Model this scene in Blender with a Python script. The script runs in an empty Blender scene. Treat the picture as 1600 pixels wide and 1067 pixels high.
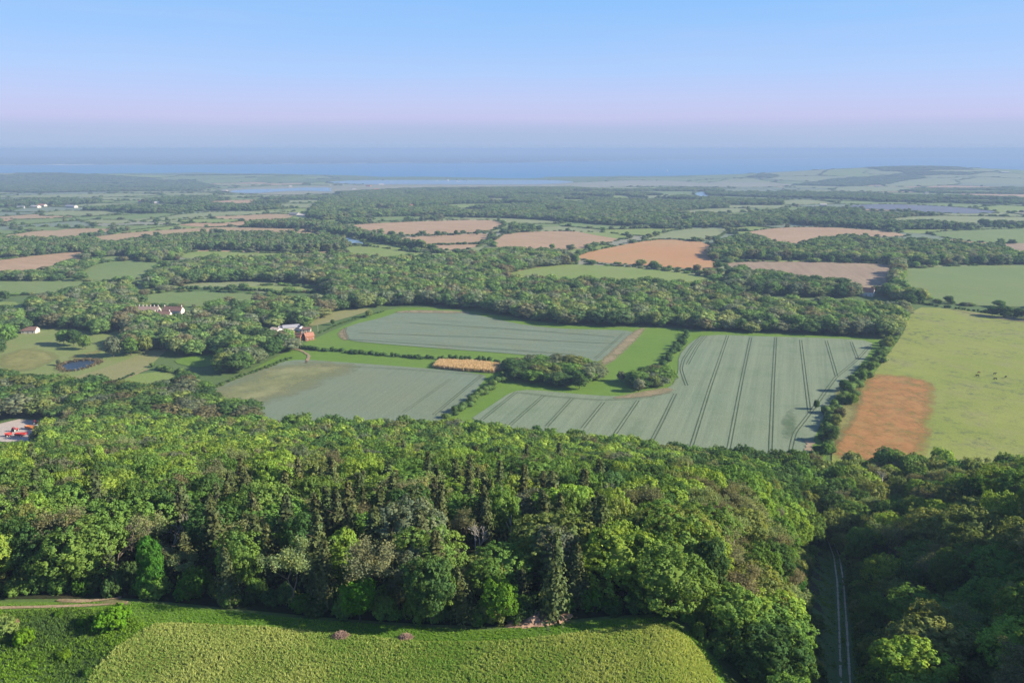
import bpy, math, random
import numpy as np
from mathutils import Vector
from mathutils.geometry import delaunay_2d_cdt

rng = np.random.default_rng(7)
random.seed(7)
R = math.radians
scene = bpy.context.scene
col = scene.collection

# ------------------------------------------------------------------ camera
CAM_Z = 168.0
PITCH = R(14.1)
F_PX = 1200.0
cam_data = bpy.data.cameras.new("camera")
cam = bpy.data.objects.new("camera", cam_data)
col.objects.link(cam)
cam.location = (0, 0, CAM_Z)
cam.rotation_euler = (math.pi / 2 - PITCH, 0, 0)
cam_data.sensor_width = 36
cam_data.lens = 36 * F_PX / 1600
cam_data.clip_start = 1
cam_data.clip_end = 250000
scene.camera = cam

# ------------------------------------------------------------------ light
SUN_EL = R(26)
SUN_AZ = R(-6)                       # from +X, turning towards the camera side
sun_dir = Vector((math.cos(SUN_EL) * math.cos(SUN_AZ), math.cos(SUN_EL) * math.sin(SUN_AZ), math.sin(SUN_EL)))
sd = bpy.data.lights.new("sun", 'SUN')
sd.energy = 4.9
sd.angle = R(0.55)
sd.color = (1.0, 0.90, 0.74)
so = bpy.data.objects.new("sun", sd)
so.rotation_euler = sun_dir.to_track_quat('Z', 'Y').to_euler()
so.location = (500, -100, 400)
col.objects.link(so)

world = bpy.data.worlds.new("World")
scene.world = world
world.use_nodes = True
wn = world.node_tree
wn.nodes.clear()
w_out = wn.nodes.new("ShaderNodeOutputWorld")
w_bg = wn.nodes.new("ShaderNodeBackground")
sky = wn.nodes.new("ShaderNodeTexSky")
sky.sky_type = 'NISHITA'
sky.sun_disc = False
sky.sun_elevation = SUN_EL
sky.sun_rotation = math.atan2(sun_dir.x, sun_dir.y)
sky.air_density = 1.0
sky.dust_density = 0.6
sky.ozone_density = 2.0
# the late spring sky: a distant grey-lilac haze bank low down, lilac above it, clear blue higher up
tc = wn.nodes.new("ShaderNodeTexCoord")
sep = wn.nodes.new("ShaderNodeSeparateXYZ")
wn.links.new(tc.outputs['Generated'], sep.inputs[0])
asin = wn.nodes.new("ShaderNodeMath"); asin.operation = 'ARCSINE'
nsb = wn.nodes.new("ShaderNodeTexNoise"); nsb.inputs['Scale'].default_value = 3.0; nsb.inputs['Detail'].default_value = 5.0
mpb = wn.nodes.new("ShaderNodeMapping"); mpb.inputs['Scale'].default_value = (1, 1, 10)
wn.links.new(tc.outputs['Generated'], mpb.inputs[0]); wn.links.new(mpb.outputs[0], nsb.inputs['Vector'])
wob = wn.nodes.new("ShaderNodeMath"); wob.operation = 'MULTIPLY_ADD'
wob.inputs[1].default_value = 0.006; wob.inputs[2].default_value = -0.003
wn.links.new(nsb.outputs['Fac'], wob.inputs[0])
addw = wn.nodes.new("ShaderNodeMath"); addw.operation = 'ADD'
wn.links.new(sep.outputs['Z'], asin.inputs[0])
wn.links.new(asin.outputs[0], addw.inputs[0]); wn.links.new(wob.outputs[0], addw.inputs[1])
nrm = wn.nodes.new("ShaderNodeMapRange")
nrm.inputs['From Min'].default_value = 0.0
nrm.inputs['From Max'].default_value = 0.8
wn.links.new(addw.outputs[0], nrm.inputs['Value'])
ramp = wn.nodes.new("ShaderNodeValToRGB")
def s2l(c):
    return tuple(((v / 255) / 12.92 if v <= 10 else ((v / 255 + 0.055) / 1.055) ** 2.4) for v in c)
EXPO = 1.38
SKYK = 1.0 / (2 ** EXPO)
stops = [(0.0, (165, 189, 227)), (0.018, (169, 190, 227)), (0.030, (175, 191, 230)), (0.045, (194, 198, 240)),
         (0.068, (192, 203, 246)), (0.11, (175, 206, 254)), (0.19, (149, 198, 254)), (0.27, (132, 190, 254)), (0.6, (95, 155, 240)), (1.0, (70, 125, 215))]
cr = ramp.color_ramp
while len(cr.elements) > 1:
    cr.elements.remove(cr.elements[-1])
for i, (p, c) in enumerate(stops):
    e = cr.elements[0] if i == 0 else cr.elements.new(p)
    e.position = p
    e.color = (*[v * SKYK for v in s2l(c)], 1)
wn.links.new(nrm.outputs[0], ramp.inputs[0])
nsc = wn.nodes.new("ShaderNodeVectorMath"); nsc.operation = 'SCALE'
nsc.inputs['Scale'].default_value = 0.08
wn.links.new(sky.outputs[0], nsc.inputs[0])
hi = wn.nodes.new("ShaderNodeMapRange")
hi.inputs['From Min'].default_value = 0.25
hi.inputs['From Max'].default_value = 0.9
hi.inputs['To Min'].default_value = 0.95
hi.inputs['To Max'].default_value = 0.3
wn.links.new(asin.outputs[0], hi.inputs['Value'])
mx = wn.nodes.new("ShaderNodeMix"); mx.data_type = 'RGBA'
wn.links.new(hi.outputs[0], mx.inputs['Factor'])
wn.links.new(nsc.outputs[0], mx.inputs[6]); stn = wn.nodes.new("ShaderNodeTexNoise"); stn.inputs['Scale'].default_value = 2.2; stn.inputs['Detail'].default_value = 7.0; stn.inputs['Roughness'].default_value = 0.62
mps = wn.nodes.new("ShaderNodeMapping"); mps.inputs['Scale'].default_value = (1, 1, 13)
wn.links.new(tc.outputs['Generated'], mps.inputs[0]); wn.links.new(mps.outputs[0], stn.inputs['Vector'])
str_ = wn.nodes.new("ShaderNodeMapRange"); str_.inputs['From Min'].default_value = 0.42; str_.inputs['From Max'].default_value = 0.75; str_.inputs['To Max'].default_value = 0.16
wn.links.new(stn.outputs['Fac'], str_.inputs['Value'])
wis = wn.nodes.new("ShaderNodeMix"); wis.data_type = 'RGBA'
wn.links.new(str_.outputs[0], wis.inputs['Factor']); wn.links.new(ramp.outputs[0], wis.inputs[6])
wis.inputs[7].default_value = (*[v * SKYK for v in s2l((208, 206, 234))], 1)
wn.links.new(nsc.outputs[0], mx.inputs[6]); wn.links.new(wis.outputs[2], mx.inputs[7])
wn.links.new(mx.outputs[2], w_bg.inputs['Color'])
w_bg.inputs['Strength'].default_value = 1.0
wn.links.new(w_bg.outputs[0], w_out.inputs['Surface'])

vs = scene.view_settings
vs.view_transform = 'Standard'
vs.look = 'None'
vs.gamma = 1
vs.use_curve_mapping = False
vs.exposure = EXPO
cy = scene.cycles
cy.max_bounces = 5
cy.diffuse_bounces = 2
cy.transmission_bounces = 3
cy.transparent_max_bounces = 4
cy.volume_bounces = 1
cy.use_denoising = True
cy.sample_clamp_indirect = 4

# ------------------------------------------------------------------ terrain
def sst(t):
    t = np.clip(t, 0, 1)
    return t * t * (3 - 2 * t)

def xg(y):                            # line of the gully floor
    return 68 + (y - 138) * 0.39

def zg(y):
    return np.interp(y, [-200, 60, 138, 250, 330, 395, 420], [110, 88, 62, 30, 12, 0.5, 0])

def yb(x):                            # foot of the hill
    return np.interp(x, [-600, -300, -100, 0, 100, 165, 280, 500], [440, 440, 440, 428, 392, 385, 356, 350])

FSX = np.array([-80000, -9000, -5000, -3000, 0, 1500, 3500, 9000, 14000, 80000], float)
FSY = np.array([11000, 11600, 12400, 13000, 14000, 15500, 17500, 20500, 21500, 22000], float)

def far_shore(x):
    return np.interp(x, FSX, FSY)

def near_coast(x):
    return np.interp(x, [-8000, -3000, -2000, -1200, 1000, 2600, 5000, 8000], [8200, 8000, 7700, 7000, 7000, 7400, 7900, 8600]) + 90 * np.sin(x / 310.0) + 60 * np.sin(x / 131.0 + 1)

SEA = -80.0

def H(x, y):
    x = np.asarray(x, float); y = np.asarray(y, float)
    b = yb(x)
    t = (y - 112) / (b - 112)
    P = 88 * (1 - (0.45 * np.clip(t, 0, 1) + 0.55 * sst(t)))
    P = P + 2.0 * np.exp(-((y - 100) / 30) ** 2) * np.sin(x / 23.0) * 0.6
    G = zg(y)
    d = x - xg(y)
    wl = sst(-d / 34.0)
    left = G * (1 - wl) + P * wl
    fade = 1 - sst((y - 190) / (np.maximum(b, 300) - 200))
    rise = (sst(d / 95.0) * 30 + sst((d - 60) / 150.0) * 13) * fade  # outer term: unseen ridge, its height set by the shade it throws
    right = G + rise
    h = np.where(d < 0, left, right)
    # dell in the bottom left of the near field
    h = h - 3.5 * np.exp(-(((x + 76) / 22) ** 2 + ((y - 104) / 14) ** 2))
    base = -77.0 * sst((y - 950) / 5400)
    und = sst((y - 1000) / 900)
    base = base + und * (3.0 * np.sin(x / 290 + 1.3) * np.sin(y / 420) + 2.5 * np.sin(x / 530 + y / 610))
    ynear = np.where(y < 600, h, 0)
    out = np.where(y < 600, ynear + base, base)
    # ridges by the coast
    out = out + 96 * np.exp(-(((x - 3250) / 1150) ** 2) - ((y - 6500) / 900) ** 2)
    out = out + 40 * np.exp(-(((x - 4700) / 900) ** 2) - ((y - 6000) / 900) ** 2)
    out = out + 50 * np.exp(-(((x + 3800) / 1500) ** 2) - ((y - 6200) / 700) ** 2)
    out = out + 22 * np.exp(-(((x + 1900) / 700) ** 2) - ((y - 6300) / 500) ** 2)
    # the flat by the estuary
    out = np.where((x > -1700) & (x < 900) & (y > 5500), np.minimum(out, -70 - 6 * sst((y - 5500) / 1200)), out)
    # sea bed and far land
    nc = near_coast(x)
    s1 = sst((y - nc) / 120)
    out = out * (1 - s1) + (-93) * s1
    fs = far_shore(x)
    s2 = sst((y - fs + 40) / 160)
    far = -76 + 26 * sst((y - fs) / 5000) + 10 * np.sin(x / 2600) * sst((y - fs - 300) / 3000) * np.sin(y / 2100)
    out = np.where(y > fs - 100, out * (1 - s2) + far * s2, out)
    return out

def unproject(pts, const_z=None):
    p = np.asarray(pts, float)
    u = (p[:, 0] - 800) / F_PX; v = -(p[:, 1] - 533.5) / F_PX
    c, s = math.cos(PITCH), math.sin(PITCH)
    dx = u; dy = v * s + c; dz = v * c - s
    if const_z is not None:
        t = (const_z - CAM_Z) / dz
        return np.stack([t * dx, t * dy], 1)
    ts = np.geomspace(60, 60000, 900)
    X = dx[:, None] * ts; Y = dy[:, None] * ts; Z = CAM_Z + dz[:, None] * ts
    below = Z < H(X, Y)
    k = np.argmax(below, 1)
    k = np.where(below.any(1), np.maximum(k, 1), len(ts) - 1)
    lo = ts[k - 1].copy(); hi_ = ts[k].copy()
    for _ in range(28):
        m = (lo + hi_) / 2
        b = (CAM_Z + dz * m) < H(dx * m, dy * m)
        hi_ = np.where(b, m, hi_); lo = np.where(b, lo, m)
    return np.stack([dx * hi_, dy * hi_], 1)

def project(x, y, z):
    c, s = math.cos(PITCH), math.sin(PITCH)
    dz = z - CAM_Z
    depth = y * c - dz * s
    up = y * s + dz * c
    depth = np.where(depth < 1, 1, depth)
    return 800 + F_PX * x / depth, 533.5 - F_PX * up / depth, depth

def inside(poly, x, y):
    x = np.asarray(x, float); y = np.asarray(y, float)
    r = np.zeros(x.shape, bool)
    n = len(poly)
    j = n - 1
    for i in range(n):
        xi, yi = poly[i]; xj, yj = poly[j]
        if yi != yj:
            cross = ((yi > y) != (yj > y)) & (x < (xj - xi) * (y - yi) / (yj - yi) + xi)
            r ^= cross
        j = i
    return r

# ------------------------------------------------------------------ helpers
def mesh_obj(name, V, F, mat, parent=None, smooth=False, link=True):
    me = bpy.data.meshes.new(name)
    V = np.asarray(V, np.float32); F = np.asarray(F, np.int32)
    k = F.shape[1]
    me.vertices.add(len(V)); me.vertices.foreach_set("co", V.ravel())
    me.loops.add(F.size); me.loops.foreach_set("vertex_index", F.ravel())
    me.polygons.add(len(F))
    me.polygons.foreach_set("loop_start", np.arange(0, F.size, k, dtype=np.int32))
    try:
        me.polygons.foreach_set("loop_total", np.full(len(F), k, dtype=np.int32))
    except Exception:
        pass
    if smooth:
        me.polygons.foreach_set("use_smooth", np.ones(len(F), bool))
    me.update(calc_edges=True)
    if mat is not None:
        me.materials.append(mat)
    o = bpy.data.objects.new(name, me)
    if link:
        col.objects.link(o)
    if parent is not None:
        o.parent = parent
    return o

def quads_to(Vs, Fs):
    off = 0; V = []; F = []
    for v, f in zip(Vs, Fs):
        V.append(v); F.append(np.asarray(f) + off); off += len(v)
    return np.concatenate(V), np.concatenate(F)

def empty(name, loc, label, cat, group=None, rz=0):
    o = bpy.data.objects.new(name, None)
    o.location = loc; o.rotation_euler = (0, 0, rz)
    o.empty_display_size = 0.5
    col.objects.link(o)
    tag(o, label, cat, group)
    return o

def tag(o, label=None, cat=None, group=None, kind=None):
    if label: o['label'] = label
    if cat: o['category'] = cat
    if group: o['group'] = group
    if kind: o['kind'] = kind
    return o

def struct(o):
    o['kind'] = 'structure'
    return o

def densify(poly, step):
    out = []
    n = len(poly)
    for i in range(n):
        a = np.asarray(poly[i], float); b = np.asarray(poly[(i + 1) % n], float)
        k = max(1, int(np.linalg.norm(b - a) / step))
        for q in range(k):
            out.append(a + (b - a) * q / k)
    return np.array(out)

def smooth_poly(p, it=2):
    p = np.asarray(p, float)
    for _ in range(it):
        q = np.roll(p, -1, 0)
        p = np.stack([0.78 * p + 0.22 * q, 0.22 * p + 0.78 * q], 1).reshape(-1, 2)
    return p

def drape(name, poly, mat, off, step=None, parent=None, zconst=None, smooth=False):
    poly = np.asarray(poly, float)
    ym = poly[:, 1].mean()
    if step is None:
        step = max(6.0, ym * 0.02)
    b = densify(poly, step)
    x0, y0 = b.min(0); x1, y1 = b.max(0)
    gx, gy = np.meshgrid(np.arange(x0 + step / 2, x1, step), np.arange(y0 + step / 2, y1, step))
    g = np.stack([gx.ravel(), gy.ravel()], 1)
    if len(g) and zconst is None:
        g = g[inside(b, g[:, 0], g[:, 1])]
    else:
        g = g[:0]
    pts = np.concatenate([b, g]) if len(g) else b
    c0 = pts.mean(0); sc = max(1.0, np.abs(pts - c0).max())
    q = (pts - c0) / sc
    r = delaunay_2d_cdt([Vector((float(a), float(c))) for a, c in q], [], [list(range(len(b)))], 1, 1e-7)
    P = np.array([(v.x, v.y) for v in r[0]]) * sc + c0
    F = np.array([list(f) for f in r[2]])
    z = H(P[:, 0], P[:, 1]) + off if zconst is None else np.full(len(P), zconst)
    # faces upward
    a = P[F[:, 1]] - P[F[:, 0]]; c = P[F[:, 2]] - P[F[:, 0]]
    fl = (a[:, 0] * c[:, 1] - a[:, 1] * c[:, 0]) < 0
    F[fl] = F[fl][:, ::-1]
    return mesh_obj(name, np.column_stack([P, z]), F, mat, parent, smooth=True)

def ribbon(name, line, width, mat, off, parent=None, shift=0.0, step=4.0, jit=0.0):
    line = np.asarray(line, float)
    L = [line[0]]
    for a, b in zip(line[:-1], line[1:]):
        k = max(1, int(np.linalg.norm(b - a) / step))
        for q in range(1, k + 1):
            L.append(a + (b - a) * q / k)
    L = np.array(L)
    for _ in range(3):
        L[1:-1] = 0.25 * L[:-2] + 0.5 * L[1:-1] + 0.25 * L[2:]
    t = np.gradient(L, axis=0); t /= np.linalg.norm(t, axis=1)[:, None] + 1e-9
    n = np.stack([-t[:, 1], t[:, 0]], 1)
    w = width * 0.5 * (1 + jit * rng.uniform(-1, 1, len(L)))
    A = L + n * (shift + w)[:, None] if np.ndim(shift + w) else L
    B = L + n * (shift - w)[:, None]
    V = np.concatenate([np.column_stack([A, H(A[:, 0], A[:, 1]) + off]), np.column_stack([B, H(B[:, 0], B[:, 1]) + off])])
    m = len(L); i = np.arange(m - 1)
    F = np.stack([i, i + m, i + m + 1, i + 1], 1)
    return mesh_obj(name, V, F, mat, parent)

# ------------------------------------------------------------------ materials
def new_mat(name):
    m = bpy.data.materials.new(name)
    m.use_nodes = True
    nt = m.node_tree
    b = nt.nodes.get('Principled BSDF')
    b.inputs['Roughness'].default_value = 0.9
    if 'Specular IOR Level' in b.inputs:
        b.inputs['Specular IOR Level'].default_value = 0.15
    return m, nt, b

def mixc(nt, fac, a, b, mode='MIX'):
    m = nt.nodes.new("ShaderNodeMix"); m.data_type = 'RGBA'; m.blend_type = mode
    for s, v in ((0, fac), (6, a), (7, b)):
        if hasattr(v, 'links'):
            nt.links.new(v, m.inputs[s])
        elif s == 0:
            m.inputs[s].default_value = v
        else:
            m.inputs[s].default_value = (*v[:3], 1)
    return m.outputs[2]

def noise(nt, vec, scale, detail=4.0, rough=0.6, lo=0.35, hi=0.65):
    n = nt.nodes.new("ShaderNodeTexNoise")
    n.inputs['Scale'].default_value = scale
    n.inputs['Detail'].default_value = detail
    n.inputs['Roughness'].default_value = rough
    nt.links.new(vec, n.inputs['Vector'])
    r = nt.nodes.new("ShaderNodeMapRange")
    r.inputs['From Min'].default_value = lo; r.inputs['From Max'].default_value = hi
    nt.links.new(n.outputs['Fac'], r.inputs['Value'])
    return r.outputs[0]

def pos(nt, rot=0.0, scale=(1, 1, 1)):
    g = nt.nodes.new("ShaderNodeNewGeometry")
    m = nt.nodes.new("ShaderNodeMapping")
    m.vector_type = 'TEXTURE'
    m.inputs['Rotation'].default_value = (0, 0, rot)
    m.inputs['Scale'].default_value = tuple(1.0 / v for v in scale)
    nt.links.new(g.outputs['Position'], m.inputs[0])
    return m.outputs[0]

def field_mat(name, c1, c2, c3=None, rot=0.0, row=0.0, rows=0.35, big=0.012, fine=0.9, patch=0.5, stripe=0.0, speck=0.0, speckc=(0.05, 0.05, 0.03)):
    """c1/c2 broad patches, c3 wear; row = width in metres of fine drill lines along angle rot; stripe = wide working bands."""
    m, nt, b = new_mat(name)
    K = 0.70
    c1 = tuple(v * K for v in c1); c2 = tuple(v * K for v in c2); c3 = tuple(v * K for v in c3) if c3 else None
    p = pos(nt)
    f1 = noise(nt, p, big, 5, 0.62)
    colr = mixc(nt, f1, c1, c2)
    if c3:
        f2 = noise(nt, p, big * 2.7, 6, 0.7, 0.5, 0.72)
        mm = nt.nodes.new("ShaderNodeMath"); mm.operation = 'MULTIPLY'; mm.inputs[1].default_value = patch
        nt.links.new(f2, mm.inputs[0])
        colr = mixc(nt, mm.outputs[0], colr, c3)
    if row > 0:
        ps = pos(nt, rot, (1.0 / row, 0.012, 0.01))
        f3 = noise(nt, ps, 1.0, 3, 0.6, 0.25, 0.75)
        mm = nt.nodes.new("ShaderNodeMath"); mm.operation = 'MULTIPLY'; mm.inputs[1].default_value = rows
        nt.links.new(f3, mm.inputs[0])
        colr = mixc(nt, mm.outputs[0], colr, tuple(v * 0.55 for v in c1))
    if stripe > 0:
        ps = pos(nt, rot, (1.0 / stripe, 0.002, 0.01))
        f4 = noise(nt, ps, 1.0, 2, 0.5, 0.35, 0.65)
        mm = nt.nodes.new("ShaderNodeMath"); mm.operation = 'MULTIPLY'; mm.inputs[1].default_value = 0.35
        nt.links.new(f4, mm.inputs[0])
        colr = mixc(nt, mm.outputs[0], colr, tuple(v * 1.25 for v in c2))
    if speck > 0:
        f5 = noise(nt, p, 0.11, 7, 0.8, 0.50, 0.64)
        f6 = noise(nt, p, 0.018, 4, 0.6, 0.42, 0.60)
        mm = nt.nodes.new("ShaderNodeMath"); mm.operation = 'MULTIPLY'
        nt.links.new(f5, mm.inputs[0]); nt.links.new(f6, mm.inputs[1])
        m2 = nt.nodes.new("ShaderNodeMath"); m2.operation = 'MULTIPLY'; m2.inputs[1].default_value = speck
        nt.links.new(mm.outputs[0], m2.inputs[0])
        colr = mixc(nt, m2.outputs[0], colr, speckc)
    ff = noise(nt, p, fine, 5, 0.7, 0.2, 0.8)
    v = nt.nodes.new("ShaderNodeMapRange"); v.inputs['To Min'].default_value = 0.72; v.inputs['To Max'].default_value = 1.28
    nt.links.new(ff, v.inputs['Value'])
    sc = nt.nodes.new("ShaderNodeVectorMath"); sc.operation = 'SCALE'
    nt.links.new(colr, sc.inputs[0]); nt.links.new(v.outputs[0], sc.inputs['Scale'])
    nt.links.new(sc.outputs[0], b.inputs['Base Color'])
    bp = nt.nodes.new("ShaderNodeBump"); bp.inputs['Strength'].default_value = 0.5; bp.inputs['Distance'].default_value = 0.3
    nt.links.new(ff, bp.inputs['Height']); nt.links.new(bp.outputs[0], b.inputs['Normal'])
    return m

def plain(name, c, rough=0.8, metal=0.0, nz=0.0, scale=2.0):
    c = tuple(v * 0.8 for v in c)
    m, nt, b = new_mat(name)
    b.inputs['Roughness'].default_value = rough
    b.inputs['Metallic'].default_value = metal
    if nz > 0:
        g = nt.nodes.new("ShaderNodeTexCoord")
        f = noise(nt, g.outputs['Object'], scale, 5, 0.65, 0.3, 0.7)
        c2 = mixc(nt, f, tuple(v * (1 - nz) for v in c), tuple(min(1, v * (1 + nz)) for v in c))
        nt.links.new(c2, b.inputs['Base Color'])
    else:
        b.inputs['Base Color'].default_value = (*c, 1)
    return m

def leaf_mat(name, var=0.27, trans=0.42):
    m = bpy.data.materials.new(name)
    m.use_nodes = True
    nt = m.node_tree
    nt.nodes.clear()
    out = nt.nodes.new("ShaderNodeOutputMaterial")
    at = nt.nodes.new("ShaderNodeAttribute"); at.attribute_type = 'INSTANCER'; at.attribute_name = 'tint'
    g = nt.nodes.new("ShaderNodeNewGeometry")
    oi = nt.nodes.new("ShaderNodeObjectInfo")
    tcn = nt.nodes.new("ShaderNodeTexCoord")
    f = noise(nt, tcn.outputs['Object'], 0.35, 3, 0.6, 0.3, 0.7)
    r = nt.nodes.new("ShaderNodeMapRange"); r.inputs['To Min'].default_value = 1 - var; r.inputs['To Max'].default_value = 1 + var
    nt.links.new(g.outputs['Random Per Island'], r.inputs['Value'])
    s = nt.nodes.new("ShaderNodeVectorMath"); s.operation = 'SCALE'
    nt.links.new(at.outputs['Color'], s.inputs[0]); nt.links.new(r.outputs[0], s.inputs['Scale'])
    warm = mixc(nt, f, (1.14, 1.03, 0.85), (0.84, 0.97, 1.1))
    c = mixc(nt, 1.0, s.outputs[0], warm, 'MULTIPLY')
    d = nt.nodes.new("ShaderNodeBsdfDiffuse"); t = nt.nodes.new("ShaderNodeBsdfTranslucent")
    nt.links.new(c, d.inputs['Color'])
    c2 = mixc(nt, 1.0, c, (1.15, 1.15, 0.6), 'MULTIPLY')
    nt.links.new(c2, t.inputs['Color'])
    ms = nt.nodes.new("ShaderNodeMixShader"); ms.inputs[0].default_value = trans
    nt.links.new(d.outputs[0], ms.inputs[1]); nt.links.new(t.outputs[0], ms.inputs[2])
    nt.links.new(ms.outputs[0], out.inputs['Surface'])
    return m

LEAF = leaf_mat("leaves")
LEAFS = leaf_mat("leaves_soft", 0.14, 0.48)
NEEDLE = leaf_mat("needles", 0.4, 0.2)
BARK = plain("bark", (0.11, 0.09, 0.065), 0.9, nz=0.4, scale=3)
DEADWOOD = plain("dead_wood", (0.42, 0.39, 0.34), 0.85, nz=0.3, scale=2)
TWIG = plain("twig", (0.22, 0.18, 0.13), 0.9, nz=0.3)

def soften(m, scale=0.06):
    nt = m.node_tree
    out = [n for n in nt.nodes if n.type == 'OUTPUT_MATERIAL'][0]
    b = nt.nodes.get('Principled BSDF')
    at = nt.nodes.new("ShaderNodeAttribute"); at.attribute_name = 'soft'
    n1 = noise(nt, pos(nt), scale, 6, 0.75, 0.3, 0.7)
    ad = nt.nodes.new("ShaderNodeMath"); ad.operation = 'ADD'
    nt.links.new(at.outputs['Fac'], ad.inputs[0]); nt.links.new(n1, ad.inputs[1])
    mr = nt.nodes.new("ShaderNodeMapRange"); mr.inputs['From Min'].default_value = 0.45; mr.inputs['From Max'].default_value = 1.7
    nt.links.new(ad.outputs[0], mr.inputs['Value'])
    tr = nt.nodes.new("ShaderNodeBsdfTransparent"); ms = nt.nodes.new("ShaderNodeMixShader")
    nt.links.new(mr.outputs[0], ms.inputs[0]); nt.links.new(tr.outputs[0], ms.inputs[1]); nt.links.new(b.outputs[0], ms.inputs[2])
    nt.links.new(ms.outputs[0], out.inputs['Surface'])
    return m

# ------------------------------------------------------------------ ground sheet
def build_terrain():
    ys = [-600.0]
    while ys[-1] < 70000:
        y = ys[-1]
        ys.append(y + max(5.0, abs(y) * 0.0125))
    ys = np.array(ys)
    s = np.linspace(-1, 1, 261)
    s = np.sign(s) * (0.55 * np.abs(s) + 0.45 * np.abs(s) ** 2)
    Y, S = np.meshgrid(ys, s, indexing='ij')
    X = S * (620 + 1.0 * np.abs(Y))
    Z = H(X, Y)
    V = np.stack([X, Y, Z], -1).reshape(-1, 3)
    nr, nc = Y.shape
    i, j = np.meshgrid(np.arange(nr - 1), np.arange(nc - 1), indexing='ij')
    a = (i * nc + j).ravel()
    F = np.stack([a, a + 1, a + nc + 1, a + nc], 1)
    m = field_mat("ground_grass", (0.085, 0.15, 0.035), (0.11, 0.17, 0.05), (0.15, 0.16, 0.07), big=0.006, fine=0.7)
    o = mesh_obj("ground", V, F, m, smooth=True)
    struct(o)
build_terrain()

def U(pts, **k):
    return unproject(pts, **k)

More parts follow.
